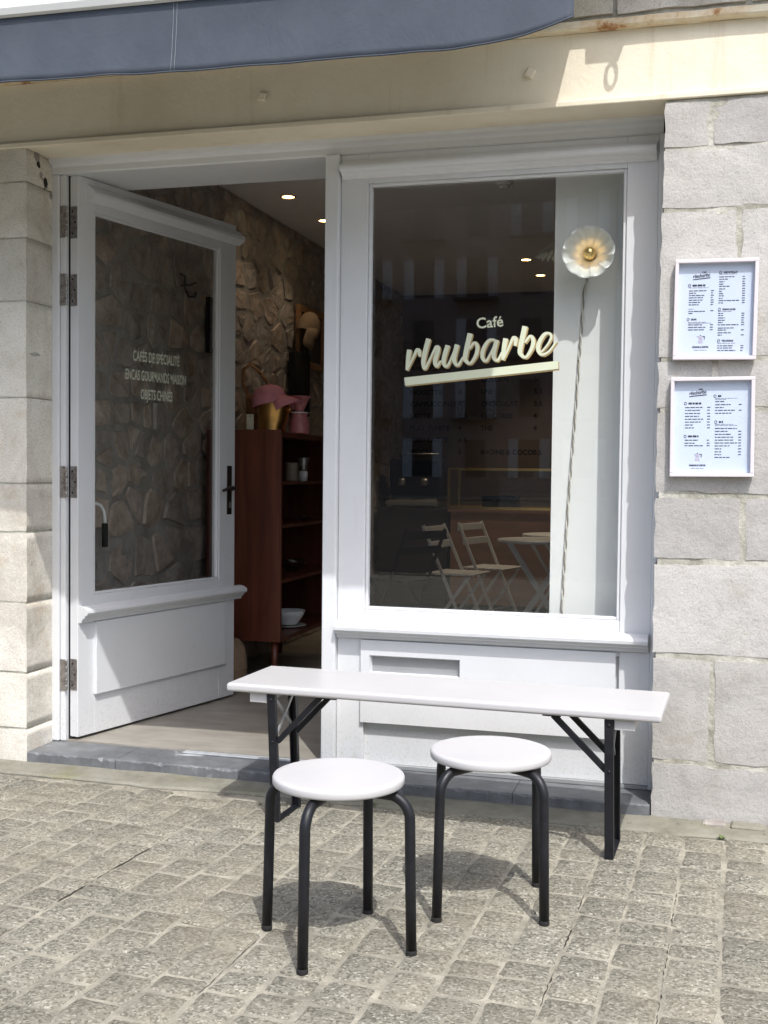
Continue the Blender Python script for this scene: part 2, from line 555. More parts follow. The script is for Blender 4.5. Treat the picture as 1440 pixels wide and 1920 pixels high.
    emit('lamp_glow', (1.0, 0.76, 0.36), 9.0)
    emit('bulb_glow', (1.0, 0.68, 0.28), 1.6)

make_materials()
M = MATS

def text_mesh(body, size, bold=0.0, align='LEFT', sx=1.0, shear=0.0, extrude=0.0):
    cu = bpy.data.curves.new('lettering', 'FONT')
    cu.body = body
    cu.size = size
    cu.offset = bold
    cu.align_x = align
    cu.shear = shear
    cu.extrude = extrude
    cu.resolution_u = 3
    o = bpy.data.objects.new('lettering', cu)
    COL.objects.link(o)
    dg = bpy.context.evaluated_depsgraph_get()
    me = bpy.data.meshes.new_from_object(o.evaluated_get(dg))
    bpy.data.objects.remove(o)
    bpy.data.curves.remove(cu)
    for v in me.vertices:
        v.co.x *= sx
    me.materials.clear()
    return me

def add_text(bm, body, size, M4, **kw):
    me = text_mesh(body, size, **kw)
    me.transform(M4)
    bm.from_mesh(me)
    bpy.data.meshes.remove(me)
    return bm

def upright(x, y, z, slope=0.0):
    """text plane turned to face -y, baseline start at x,y,z"""
    return Matrix.Translation((x, y, z)) @ Matrix.Rotation(-slope, 4, 'Y') @ Matrix.Rotation(math.pi / 2, 4, 'X')

# ------------------------------------------------------------------ paving
def fillet_front(x):
    return -0.355 + 0.022 * nz(x, 3.1, 0, 2.2) + 0.012 * nz(x, 9, 0, 9)
def crack_w(x):
    return 0.0015 + 0.017 * max(0.0, nz(x, 2.2, 4, 1.1) + (0.35 if x < -1.6 else 0.1)) * (0.45 + 1.1 * max(0, nz(x, 6, 1, 8)))
pav_bm = NB()
xs_ = [-60, -20, -8] + [-6 + 10 * i / 400 for i in range(401)] + [6, 20, 60]
near, far = [], []
for x in xs_:
    near.append(pav_bm.verts.new((x, (fillet_front(x) - crack_w(x)) if -6 <= x <= 4 else -0.36, -0.0012)))
    far.append(pav_bm.verts.new((x, -9.0, -0.0012)))
for i in range(len(xs_) - 1):
    pav_bm.faces.new((far[i], far[i + 1], near[i + 1], near[i]))
lower = []
for v in near:
    lower.append(pav_bm.verts.new((v.co.x, v.co.y, -0.04)))
for i in range(len(xs_) - 1):
    pav_bm.faces.new((near[i], near[i + 1], lower[i + 1], lower[i]))
pavement = struct('pavement', pav_bm, M['sett_mortar'])
struct('soil', bx(-60, 60, -60, 0.1, -0.30, -0.038), M['dark_soil'])
struct('road', bx(-60, 60, -47.0, -9.003, -0.30, -0.075), M['asphalt'])
for y0_, y1_ in ((-9.002, -8.86), (-47.14, -47.001)):
    struct('kerb', bx(-60, 60, y0_, y1_, -0.03 if y0_ < -20 else -0.0008, 0.012), M['granite'])
struct('far_pavement', bx(-60, 60, -57.0, -47.141, -0.30, 0.004), M['sett_mortar'])
tag(pavement, 'square paved with small grey granite setts in front of the shop')

def sett_mesh(seed):
    """unit sett, -0.5..0.5 in x and y, top at z=0 in relative relief, rounded uneven rim"""
    r = random.Random(seed)
    bm = NB()
    n = 5
    ts = [-0.5, -0.42, 0.0, 0.42, 0.5]
    g = []
    corner = [(r.uniform(-.03, .03), r.uniform(-.03, .03)) for _ in range(4)]
    for j, b in enumerate(ts):
        row = []
        for i, a in enumerate(ts):
            u, w = a + .5, b + .5
            dx = (corner[0][0] * (1 - u) + corner[1][0] * u) * (1 - w) + (corner[2][0] * (1 - u) + corner[3][0] * u) * w
            dy = (corner[0][1] * (1 - u) + corner[1][1] * u) * (1 - w) + (corner[2][1] * (1 - u) + corner[3][1] * u) * w
            edge = i in (0, 4) or j in (0, 4)
            cor = i in (0, 4) and j in (0, 4)
            k = 0.90 if cor else 1.0
            z = (-0.0052 + r.uniform(-.001, .0014)) if edge else r.uniform(-0.0010, 0.0012)
            row.append(bm.verts.new(((a + dx + (r.uniform(-.018, .018) if edge else 0)) * k, (b + dy + (r.uniform(-.018, .018) if edge else 0)) * k, z)))
        g.append(row)
    for j in range(n - 1):
        for i in range(n - 1):
            f = bm.faces.new((g[j][i], g[j][i + 1], g[j + 1][i + 1], g[j + 1][i]))
            f.smooth = True
    return bm

SETT = []
for s in range(14):
    me = mesh_from(sett_mesh(s), 'paving_sett')
    me.materials.append(M['granite'])
    SETT.append(me)

ANG = R(-3.2)
ca, sa = math.cos(ANG), math.sin(ANG)
def lay(cx, cy):
    return cx * ca - cy * sa - 0.022 * (cx + 1.2) * (cy + 0.4), cx * sa + cy * ca
cells = []
edges_ = []
col_x = -6.3
while col_x < 4.5:
    w = 0.128 + rnd.uniform(-0.008, 0.010)
    y = -5.2 + rnd.uniform(0, .2)
    while y < 0.6:
        l = rnd.choice((0.10, 0.12, 0.135, 0.15, 0.165, 0.19)) + rnd.uniform(-.01, .01)
        # fan a little: rows lean more towards the right of the shop front
        cx, cy = col_x + w / 2, y + l / 2
        X = cx * ca - cy * sa + 0.022 * (cx + 1.2) * (cy + 0.4) * -1.0
        Y = cx * sa + cy * ca
        if Y < -0.36 - 0.03 * math.sin(X * 2.1):
            g_ = 0.001 + 0.008 * rnd.random()
            cells.append((X, Y, w - g_, l - 0.003 - 0.008 * rnd.random()))
        y += l
    col_x += w
    edges_.append(col_x)

def in_view(X, Y):
    P = Vector((X, Y, 0))
    c = cam.matrix_world.inverted() @ P
    if c.z > -0.5:
        return False
    u, v = c.x / -c.z * 2150, c.y / -c.z * 2150
    return -800 < u < 800 and -1060 < v < 0

inner = [c for c in cells if in_view(c[0], c[1])]
inner.sort(key=lambda c: (c[0] - 0) ** 2 + (c[1] + 4.41) ** 2)
single, rest = inner[:300], inner[300:] + [c for c in cells if not in_view(c[0], c[1])]
def sett_rise(X, Y):
    return 0.0026 + 0.0012 * nz(X, Y, 0, 1.7)
for X, Y, w, l in single:
    o = bpy.data.objects.new('paving_sett', rnd.choice(SETT))
    COL.objects.link(o)
    o.parent = pavement
    o.location = (X, Y, sett_rise(X, Y) + rnd.uniform(-.0012, .0012))
    o.scale = (w, l, 1)
    o.rotation_euler = (rnd.gauss(0, .009), rnd.gauss(0, .010), ANG * 1.2 + 0.02 * (X + 1.2) + rnd.gauss(0, .012) + (math.pi if rnd.random() < .5 else 0))
fb = NB()
for X, Y, w, l in rest:
    me = rnd.choice(SETT)
    n0 = len(fb.verts)
    fb.from_mesh(me)
    fb.verts.ensure_lookup_table()
    Mx = Matrix.Translation((X, Y, sett_rise(X, Y))) @ Matrix.Rotation(ANG + rnd.gauss(0, .015), 4, 'Z') @ Matrix.Diagonal((w, l, 1, 1))
    bmesh.ops.transform(fb, matrix=Mx, verts=fb.verts[n0:])
o = obj('sett_field', fb, M['granite'], pavement)
o['kind'] = 'stuff'

# open joint that runs out from the front between two rows, lower left
bm = NB()
for target_x, y_a, y_b, wmax in ((-1.60, -2.3, -1.0, .0042), (-0.22, -1.9, -1.0, .0030), (-0.02, -1.9, -0.9, .0034), (-1.0, -2.1, -1.6, .002)):
    e_ = min(edges_, key=lambda q: abs(q - target_x))
    prev = None
    for i in range(240):
        t = i / 239
        y = y_a + (y_b - y_a) * t
        x = e_ + 0.004 * nz(y * 9, e_, 2, 1) + 0.003 * nz(y * 40, 3, e_, 1)
        w_ = max(0.0, wmax * (0.15 + nz(y * 6, 4, e_, 1) * 1.5 + 0.6 * nz(y * 45, 1, e_, 1)))
        xa, ya = lay(x - w_, y)
        xb, yb = lay(x + w_ + .00003, y)
        a, b = bm.verts.new((xa, ya, 0.0012)), bm.verts.new((xb, yb, 0.0012))
        if prev:
            bm.faces.new((prev[0], prev[1], b, a))
        prev = (a, b)
o = obj('open_joint', bm, M['dark_soil'], pavement)
o['kind'] = 'stuff'
# cement fillet along the foot of the front
def fillet(x0, x1, seed):
    r = random.Random(seed)
    bm = NB()
    xs = [x0 + (x1 - x0) * i / 400 for i in range(401)]
    prof = []
    for x in xs:
        front = fillet_front(x)
        prof.append([(x, -0.17, 0.016), (x, -0.205, 0.014 + .003 * nz(x, 0, 1, 5)), (x, -0.27, 0.012 + .004 * nz(x, 5, 1, 6)),
                     (x, front + .012, 0.010 + .003 * nz(x, 7, 2, 8)), (x, front, 0.003 + .002 * nz(x, 7, 2, 9)), (x, front + .001, -0.036)])
    vv = [[bm.verts.new(p) for p in row] for row in prof]
    for a, b in zip(vv, vv[1:]):
        for i in range(5):
            f = bm.faces.new((a[i], a[i + 1], b[i + 1], b[i]))
    return bm
struct('pavement_edge', fillet(-6.0, 4.0, 3), M['cement_strip'])

# grit swept against the foot of the front
bm = NB()
for i in range(420):
    x = rnd.uniform(-2.9, 0.5)
    y = fillet_front(x) - abs(rnd.gauss(0, .05)) if rnd.random() < .75 else rnd.uniform(-.33, -.21)
    s_ = rnd.uniform(.0012, .004)
    n0 = len(bm.verts)
    bmesh.ops.create_icosphere(bm, subdivisions=1, radius=s_, matrix=Matrix.Translation((x, y, (0.0125 if y > fillet_front(x) else .001) + s_ * .4)) @ Matrix.Diagonal((1, rnd.uniform(.6, 1.4), .6, 1)))
grit = obj('grit', bm, M['sett_mortar'], pavement)
grit['kind'] = 'stuff'

# ------------------------------------------------------------------ step of blue-black marble slabs
step = thing('door_step', 'low step of blue-black marble slabs with white veins under the shop front', 'step', (-1.45, -0.1, 0))
seams = [-2.715, -2.302, -1.756, -1.21, -0.66, -0.160]
for a, b in zip(seams, seams[1:]):
    bm = NB()
    g = 0.0012
    n = 60
    top_f, top_b, bot = [], [], []
    for i in range(n + 1):
        x = a + g + (b - a - 2 * g) * i / n
        chip = max(0, nz(x, 1.7, 0, 26)) * 0.016 + max(0, nz(x, 5.7, 0, 70)) * 0.006
        top_b.append((bm.verts.new((x, 0.012, 0.0555)), ))
        top_f.append((bm.verts.new((x, -0.198 + chip * .7 + 0.003, 0.0535)), bm.verts.new((x, -0.2015 + chip * .2, 0.0495 - chip))))
        bot.append(bm.verts.new((x, -0.2015 + .002 * nz(x, 4, 0, 12), 0.0)))
    for i in range(n):
        bm.faces.new((top_b[i][0], top_f[i][0], top_f[i + 1][0], top_b[i + 1][0]))
        bm.faces.new((top_f[i][0], top_f[i][1], top_f[i + 1][1], top_f[i + 1][0]))
        bm.faces.new((top_f[i][1], bot[i], bot[i + 1], top_f[i + 1][1]))
    for i in (0, n):
        bm.faces.new((top_b[i][0], top_f[i][0], top_f[i][1], bot[i]))
    obj('step_slab', bm, M['slate_blue'], step)

# ------------------------------------------------------------------ stone piers
def ashlar(x0, x1, z0, z1, yf, depth, seed, cell=0.028, rough=1.0, side=None):
    """one squared block with an uneven face and broken arrises; side='R' also gives the +x flank relief"""
    bm = NB()
    nx, nzz = max(3, int((x1 - x0) / cell)), max(3, int((z1 - z0) / cell))
    def j(x, z, k, s=14.0):
        return nz(x + seed * 3.7, z + k * 11.3, seed, s)
    G = []
    for b in range(nzz + 1):
        row = []
        for a in range(nx + 1):
            x = x0 + (x1 - x0) * a / nx
            z = z0 + (z1 - z0) * b / nzz
            e = a in (0, nx) or b in (0, nzz)
            y = yf + 0.004 * rough * j(x, z, 0, 6) + 0.003 * rough * j(x, z, 1, 22)
            if e:
                y += 0.0008 + 0.0035 * abs(j(x, z, 2, 30)) * rough
                if a in (0, nx):
                    x += (0.008 * j(x, z, 3, 18)) * rough
                if b in (0, nzz):
                    z += 0.009 * j(x, z, 4, 14) * rough
            row.append(bm.verts.new((x, y, z)))
        G.append(row)
    for b in range(nzz):
        for a in range(nx):
            f = bm.faces.new((G[b][a], G[b][a + 1], G[b + 1][a + 1], G[b + 1][a]))
            f.smooth = True
    rim = [G[0][a] for a in range(nx + 1)] + [G[b][nx] for b in range(1, nzz + 1)] + [G[nzz][a] for a in range(nx - 1, -1, -1)] + [G[b][0] for b in range(nzz - 1, 0, -1)]
    nd = 4 if side else 1
    prev = [bm.verts.new(v.co) for v in rim]
    for d in range(1, nd + 1):
        ring = []
        for v in rim:
            y = yf + depth * d / nd
            x, z = v.co.x, v.co.z
            if side and d < nd and v.co.x > x1 - 0.02:
                x += 0.0015 * nz(y * 3, z * 4, seed, 5)
            ring.append(bm.verts.new((x, y, z)))
        for i in range(len(rim)):
            k = (i + 1) % len(rim)
            f = bm.faces.new((prev[i], prev[k], ring[k], ring[i]))
            f.smooth = bool(side)
        prev = ring
    return bm

YW = -0.20
pier_r = thing('stone_pier', 'pale limestone block pier that carries the two menu frames', 'stone pier', (0.4, -0.1, 0))
rows = [(2.402, 2.556, [-0.152, 0.005, 0.62, 1.3]), (2.188, 2.390, [-0.155, 0.46, 1.3]), (1.665, 2.172, [-0.158, 0.108, 0.70, 1.3]),
        (1.485, 1.648, [-0.160, 0.035, 0.57, 1.3]), (1.186, 1.468, [-0.162, 0.33, 0.86, 1.3]), (0.950, 1.163, [-0.162, 0.140, 0.72, 1.3]),
        (0.610, 0.926, [-0.160, 0.40, 1.3]), (0.226, 0.588, [-0.158, 0.047, 0.66, 1.3]), (0.000, 0.206, [-0.156, 0.52, 1.3])]
sd = 1
for z0, z1, xs in rows:
    for i, (a, b) in enumerate(zip(xs, xs[1:])):
        aa = a if i == 0 else a + 0.011
        obj('stone_block', ashlar(aa, b - 0.011, z0, z1, YW, 0.30, sd), M['pale_limestone'], pier_r)
        sd += 1
# broken footing under the right pier
for i in range(9):
    r_ = random.Random(300 + i)
    fx = 0.02 + i * 0.105 + r_.uniform(-.02, .02)
    bm = box(NB(), fx, fx + r_.uniform(.06, .12), -0.245 - r_.uniform(0, .03), -0.19, 0.0, r_.uniform(.016, .034), 0.007, 1)
    for v in bm.verts:
        v.co += Vector((nz(*v.co, 40), nz(v.co.y, v.co.x, 3, 40), nz(v.co.z, v.co.x, 7, 40) * .5)) * .009
    obj('footing_stone', bm, M['cement_strip'] if i % 3 else M['rubble_mortar'], pier_r)
bm = bx(-0.150, 1.3, YW + 0.0035, 0.28, 0.0, 2.565)
obj('mortar_bed', bm, M['lime_mortar'], pier_r)

pier_l = thing('stone_pier', 'weathered beige limestone pier beside the open door, at the left edge', 'stone pier', (-3.2, -0.1, 0))
zs = [0.0, 0.150, 0.387, 0.682, 0.978, 1.183, 1.540, 1.940, 2.200, 2.430, 2.570]
for i, (a, b) in enumerate(zip(zs, zs[1:])):
    cut = -2.98 if i % 2 else -3.14
    obj('stone_block', ashlar(cut + .008, -2.716 + rnd.uniform(-.002, .002), a + .004, b - .004, YW, 0.265, 40 + i, rough=0.35, side='R'), M['warm_limestone'], pier_l)
    obj('stone_block', ashlar(cut - 0.75, cut - .008, a + .007, b - .007, YW, 0.265, 60 + i, rough=1.3), M['warm_limestone'], pier_l)
obj('mortar_bed', bx(-3.9, -2.7195, YW + 0.003, 0.055, 0.0, 2.575), M['lime_mortar'], pier_l)

# broken, dirty mortar at the top of the reveal
for i in range(7):
    r_ = random.Random(500 + i)
    yc, zc_ = -0.13 + .018 * i + r_.uniform(-.015, .015), 2.535 - .020 * i + r_.uniform(-.02, .02)
    bm = NB()
    bmesh.ops.create_icosphere(bm, subdivisions=2, radius=r_.uniform(.012, .026), matrix=Matrix.Translation((-2.7185, yc, zc_)) @ Matrix.Diagonal((.35, 1, 1.2, 1)))
    for v in bm.verts:
        v.co += Vector((nz(*v.co, 60) * .3, nz(v.co.y, v.co.x, 3, 60), nz(v.co.z, v.co.x, 7, 60))) * .010
    obj('mortar_lump', bm, M['dark_soil'] if i % 3 == 1 else M['rubble_mortar'], pier_l)

# the rest of the front, outside the picture
for name, x0, x1, lab in (('stone_wall', 1.315, 6.0, 'long pale stone wall running on from the menu pier'),
                          ('stone_wall', -8.0, -3.915, 'long beige stone wall running on from the left pier')):
    w = thing(name, lab, 'stone wall', ((x0 + x1) / 2, 0, 0))
    bm = NB()
    z = 0.0
    k = 0
    while z < 2.5:
        h = (0.24, 0.32, 0.28, 0.36)[k % 4]
        x = x0 - (0.2 if k % 2 else 0)
        while x < x1:
            l = 0.45 + 0.25 * rnd.random()
            box(bm, max(x, x0) + .006, min(x + l, x1) - .006, YW, 0.1, z + .006, min(z + h, 2.55) - .006, 0.004, 1) if min(x + l, x1) - max(x, x0) > .05 else None
            x += l
        z += h
        k += 1
    o = obj('block_field', bm, M['pale_limestone'], w)
    o['kind'] = 'stuff'
    obj('mortar_bed', bx(x0, x1, YW + .008, 0.26, 0, 2.56), M['lime_mortar'], w)

# ------------------------------------------------------------------ painted steel beam over the opening
beam = thing('steel_beam', 'cream painted steel beam with rust stains over the shop front', 'steel beam', (-1.4, -0.2, 2.57))
XB0, XB1 = -8.0, 6.0
obj('beam_web', bx(XB0, XB1, -0.182, 0.0, 2.592, 2.833), M['cream_paint'], beam)
obj('lower_flange', bx(XB0, XB1, -0.208, 0.10, 2.568, 2.590, 0.004), M['cream_paint'], beam)
bm = NB()
n = 260
rows_ = []
for i in range(n + 1):
    x = XB0 + (XB1 - XB0) * i / n
    d = 0.002 * nz(x, 0, 0, 9)
    rows_.append([bm.verts.new(p) for p in ((x, -0.182, 2.834 + d), (x, -0.214, 2.837 + d), (x, -0.218, 2.843 + d), (x, -0.217, 2.864 + 1.5 * d), (x, -0.205, 2.870 + d), (x, 0.0, 2.872))])
for a, b in zip(rows_, rows_[1:]):
    for i in range(5):
        bm.faces.new((a[i], a[i + 1], b[i + 1], b[i]))
obj('upper_flange', bm, M['rusty_paint'], beam)
for x, z in ((-1.679, 2.700), (-0.635, 2.706)):
    bm = bx(x - .0165, x + .0165, -0.196, -0.183, z - .0165, z + .0165, 0.005)
    bmesh.ops.rotate(bm, verts=bm.verts[:], cent=(x, -.19, z), matrix=Matrix.Rotation(R(12 if x < -1 else 30), 3, 'Y'))
    obj('bolt_head', bm, M['cream_paint'], beam)

up = thing('upper_wall', 'rough stone wall of the house above the cream beam', 'wall', (-1, 0, 2.86))
bm = NB()
z, k = 2.885, 0
while z < 3.7:
    x = -4.0 + (0.22 if k % 2 else 0)
    h = 0.2 + 0.12 * rnd.random()
    while x < 2.0:
        l = 0.32 + 0.3 * rnd.random()
        obj('stone_block', ashlar(x + .008, x + l - .008, z + .006, z + h - .006, -0.19, 0.2, 200 + int(x * 40) + k * 7, cell=.08), M['warm_limestone'], up)
        x += l
    z += h
    k += 1
obj('wall_core', bx(-8, 6, -0.178, 0.3, 2.874, 9.0), M['lime_mortar'], up)

# ------------------------------------------------------------------ shop front joinery (frame plane y = 0)
W = M['white_paint']
front = thing('shop_window_front', 'white painted timber shop front with one big pane, left side open for the door', 'shop front', (-1.44, 0.0, 0.06))
def P(name, bm, mat=None, smooth=False, parent=None, label=None):
    return obj(name, bm, mat or W, parent or front, smooth=smooth, label=label)
# head: moulded board under the beam
bm = extrude_x(NB(), [(-0.030, 2.5885), (-0.034, 2.575), (-0.030, 2.552), (-0.012, 2.545), (-0.006, 2.535), (-0.006, 2.512), (0.0, 2.506), (0.052, 2.506), (0.052, 2.5665), (-0.0, 2.5665), (0, 2.5885)], -2.715, -0.163)
P('head_board', bm)
P('head_soffit', bx(-2.715, -0.163, 0.053, 0.33, 2.508, 2.60))
# left jamb with bead
P('door_jamb', bx(-2.719, -2.682, -0.006, 0.075, 0.058, 2.505, 0.006))
P('door_jamb', bx(-2.681, -2.656, 0.004, 0.06, 0.058, 2.505, 0.004))
# post between door and window
P('post', bx(-1.471, -1.413, -0.034, 0.09, 0.058, 2.5045, 0.005))
# window frame
P('stile', bx(-1.412, -1.300, -0.006, 0.060, 0.0715, 2.5045, 0.003))
P('stile', bx(-0.292, -0.178, -0.006, 0.060, 0.0715, 2.5045, 0.003))
P('right_jamb', bx(-0.1775, -0.150, -0.020, 0.09, 0.058, 2.5045, 0.004))
P('top_rail', bx(-1.2995, -0.2925, -0.005, 0.060, 2.390, 2.5045, 0.002))
P('bottom_rail', bx(-1.2995, -0.2925, -0.005, 0.060, 0.555, 0.692, 0.002))
# glazing beads
for nm, b in (('glazing_bead', (-1.2995, -1.287, 0.004, 0.030, 0.6925, 2.3895)), ('glazing_bead', (-0.305, -0.2925, 0.004, 0.030, 0.6925, 2.3895)),
              ('glazing_bead', (-1.2865, -0.3055, 0.004, 0.030, 2.378, 2.3895)), ('glazing_bead', (-1.2865, -0.3055, 0.004, 0.030, 0.6925, 0.704))):
    P(nm, bx(*b, bev=0.003))
# cornice above the pane
CORN = [(-0.0065, 2.482), (-0.018, 2.478), (-0.030, 2.468), (-0.046, 2.462), (-0.056, 2.455), (-0.060, 2.446), (-0.058, 2.437), (-0.050, 2.431), (-0.034, 2.428), (-0.030, 2.422), (-0.018, 2.416), (-0.014, 2.410), (-0.0065, 2.408)]
P('cornice', extrude_x(NB(), CORN, -1.405, -0.186))
# sill moulding under the pane
SILL = [(-0.0065, 0.648), (-0.040, 0.644), (-0.060, 0.636), (-0.068, 0.625), (-0.066, 0.613), (-0.055, 0.606), (-0.044, 0.604), (-0.042, 0.596), (-0.030, 0.590), (-0.024, 0.580), (-0.012, 0.574), (-0.0065, 0.573)]
P('sill_moulding', extrude_x(NB(), SILL, -1.410, -0.184))
# lower rail, kick board and raised panel with the letter slot
P('lower_rail', bx(-1.2995, -0.2925, 0.012, 0.050, 0.0715, 0.5545))
x0, x1, z0, z1 = -1.309, -0.303, 0.240, 0.572
sx0, sx1, sz0, sz1 = -1.272, -0.903, 0.440, 0.512
bm = NB()
yo, yi = -0.020, 0.0115
o4 = [(x0, z0), (x1, z0), (x1, z1), (x0, z1)]
i4 = [(sx0, sz0), (sx1, sz0), (sx1, sz1), (sx0, sz1)]
Vo = [bm.verts.new((x, yo, z)) for x, z in o4]
Vb = [bm.verts.new((x + (0.004 if x == x0 else -.004), -0.0065, z + (-.0 if z == z1 else -0.003))) for x, z in o4]
Vi = [bm.verts.new((x, yo, z)) for x, z in i4]
Vd = [bm.verts.new((x + (0.007 if x == sx0 else -.007), yi, z + (-.010 if z == sz1 else .004))) for x, z in i4]
for i in range(4):
    k = (i + 1) % 4
    bm.faces.new((Vo[i], Vo[k], Vi[k], Vi[i]))
    bm.faces.new((Vo[i], Vb[i], Vb[k], Vo[k]))
    bm.faces.new((Vi[i], Vi[k], Vd[k], Vd[i]))
P('lower_panel', bm)
P('letter_slot', bx(sx0 + .004, sx1 - .004, 0.0045, 0.011, sz0 + .001, sz1 - .006), M['grey_metal'], label='letter slot recessed in the white panel, its shade put in as grey')  # back plate coloured grey to paint in the shade of the recess
P('threshold_bar', bx(-1.412, -0.178, -0.012, 0.055, 0.0575, 0.0705), M['grey_metal'])
P('glass_pane', bx(-1.2935, -0.2985, 0.0315, 0.0375, 0.698, 2.384), M['window_glass'])

# --- lettering on the pane
PANE = front.children[-1]
STROKES = [[(-1.1331, 1.7325, 0.0201), (-1.1376, 1.6989, 0.0192), (-1.1429, 1.6521, 0.0119)], [(-1.1419, 1.6521, 0.0092), (-1.122, 1.6916, 0.0092), (-1.1031, 1.7301, 0.0137), (-1.0934, 1.7262, 0.0165), (-1.0907, 1.7051, 0.0119)], [(-1.0554, 1.7744, 0.0211), (-1.0715, 1.7118, 0.0201), (-1.0754, 1.6769, 0.0183), (-1.0684, 1.6567, 0.0119), (-1.0449, 1.702, 0.0092), (-1.0238, 1.7412, 0.0137), (-1.0156, 1.7317, 0.0174), (-1.028, 1.6878, 0.0192), (-1.0215, 1.6653, 0.0137), (-1.004, 1.6874, 0.0073)], [(-0.9776, 1.7473, 0.0201), (-0.9922, 1.6965, 0.0192), (-0.9909, 1.6709, 0.0156), (-0.9775, 1.6661, 0.011), (-0.959, 1.7052, 0.0082), (-0.9442, 1.742, 0.011)], [(-0.9396, 1.7488, 0.0201), (-0.9508, 1.7004, 0.0192), (-0.9467, 1.6749, 0.0156), (-0.9338, 1.6696, 0.011), (-0.9162, 1.6999, 0.0064)], [(-0.8882, 1.7916, 0.022), (-0.9068, 1.7043, 0.0201), (-0.9028, 1.6835, 0.0165), (-0.8852, 1.6753, 0.0119), (-0.8635, 1.7082, 0.0156), (-0.8593, 1.7404, 0.0165), (-0.8708, 1.7553, 0.0119), (-0.8907, 1.7317, 0.0073)], [(-0.7913, 1.7643, 0.0101), (-0.8137, 1.7624, 0.0137), (-0.8343, 1.7307, 0.0165), (-0.8386, 1.6986, 0.0165), (-0.8243, 1.6822, 0.0119), (-0.806, 1.7118, 0.0092), (-0.7878, 1.7482, 0.011)], [(-0.782, 1.7641, 0.0192), (-0.7935, 1.7162, 0.0183), (-0.7913, 1.6909, 0.0156), (-0.7772, 1.6861, 0.0101), (-0.7618, 1.7156, 0.0064)], [(-0.7477, 1.7693, 0.0201), (-0.7537, 1.7292, 0.0192), (-0.7577, 1.6858, 0.0128)], [(-0.7568, 1.6871, 0.0092), (-0.7365, 1.7289, 0.0092), (-0.7186, 1.7696, 0.0137), (-0.7079, 1.7657, 0.0165), (-0.7103, 1.7398, 0.0119)], [(-0.6728, 1.8142, 0.022), (-0.6904, 1.728, 0.0201), (-0.6868, 1.7051, 0.0165), (-0.6669, 1.6957, 0.0119), (-0.6445, 1.7317, 0.0156), (-0.6404, 1.7612, 0.0165), (-0.6521, 1.7764, 0.0119), (-0.6723, 1.7504, 0.0073)], [(-0.6077, 1.7138, 0.0073), (-0.5832, 1.7441, 0.0082), (-0.5709, 1.771, 0.0101), (-0.5792, 1.7848, 0.0119), (-0.5983, 1.7807, 0.0147), (-0.6174, 1.7493, 0.0174), (-0.6202, 1.7222, 0.0174), (-0.6053, 1.7037, 0.0128), (-0.5782, 1.7169, 0.0092), (-0.5507, 1.7534, 0.0073)]]
def ribbon(bm, pts, y0, thick, ox=0.0, oz=0.0, grow=0.0, tilt=2e-6, scale=1.0, cx=0, cz=0):
    c = catmull(pts, 7)
    L, Rr = [], []
    for i, (x, z, w) in enumerate(c):
        a = c[max(i - 1, 0)]
        b = c[min(i + 1, len(c) - 1)]
        t = Vector((b[0] - a[0], b[1] - a[1]))
        t = t.normalized() if t.length > 1e-9 else Vector((0, -1))
        # broad-nib hand: the pen edge keeps close to the horizontal
        nrm = Vector((-t.y, t.x))
        nib = Vector((0.97, -0.22)) if nrm.x > 0 else Vector((-0.97, 0.22))
        d = (nrm * 0.75 + nib * 0.45).normalized() * (w / 2 + grow)
        yy = y0 - tilt * i
        px, pz = (x - cx) * scale + cx + ox, (z - cz) * scale + cz + oz
        L.append(Vector((px + d.x * scale, yy, pz + d.y * scale)))
        Rr.append(Vector((px - d.x * scale, yy, pz - d.y * scale)))
    va = [bm.verts.new(p) for p in L]
    vb = [bm.verts.new(p) for p in Rr]
    wa = [bm.verts.new(p + Vector((0, thick, 0))) for p in L]
    wb = [bm.verts.new(p + Vector((0, thick, 0))) for p in Rr]
    for i in range(len(c) - 1):
        bm.faces.new((va[i], va[i + 1], vb[i + 1], vb[i]))
        bm.faces.new((va[i], wa[i], wa[i + 1], va[i + 1]))
        bm.faces.new((vb[i], vb[i + 1], wb[i + 1], wb[i]))
    bm.faces.new((va[0], vb[0], wb[0], wa[0]))
    bm.faces.new((va[-1], wa[-1], wb[-1], vb[-1]))

def prism_xz(bm, pts, y0, y1):
    a = [bm.verts.new((x, y0, z)) for x, z in pts]
    b = [bm.verts.new((x, y1, z)) for x, z in pts]
    n_ = len(pts)
    bm.faces.new(a)
    bm.faces.new(b[::-1])
    for i in range(n_):
        k = (i + 1) % n_
        bm.faces.new((a[i], b[i], b[k], a[k]))

YG = 0.0312
face, shade = NB(), NB()
for i, s in enumerate(STROKES):
    s2 = [(x, z, max(w * 0.93, 0.0075)) for x, z, w in s]
    ribbon(face, s2, YG - 0.0024 - 0.00012 * i, 0.0004)
    ribbon(shade, s2, YG - 0.0008 - 0.00004 * i, 0.0003, 0.0035, -0.0035, 0.0012)
prism_xz(face, [(-1.153, 1.622), (-0.544, 1.679), (-0.541, 1.648), (-1.149, 1.590)], YG - 0.0045, YG - 0.0040)
prism_xz(shade, [(-1.150, 1.619), (-0.540, 1.675), (-0.538, 1.6425), (-1.146, 1.585)], YG - 0.0020, YG - 0.0012)
add_text(face, 'Café', 0.058, upright(-0.864, YG - 0.0022, 1.810, 0.065), bold=0.0008, sx=1.0)
obj('lettering', face, M['logo_cream'], PANE, label='cream Café rhubarbe lettering with underline on the window pane')
obj('lettering_shadow', shade, M['logo_gold'], PANE)

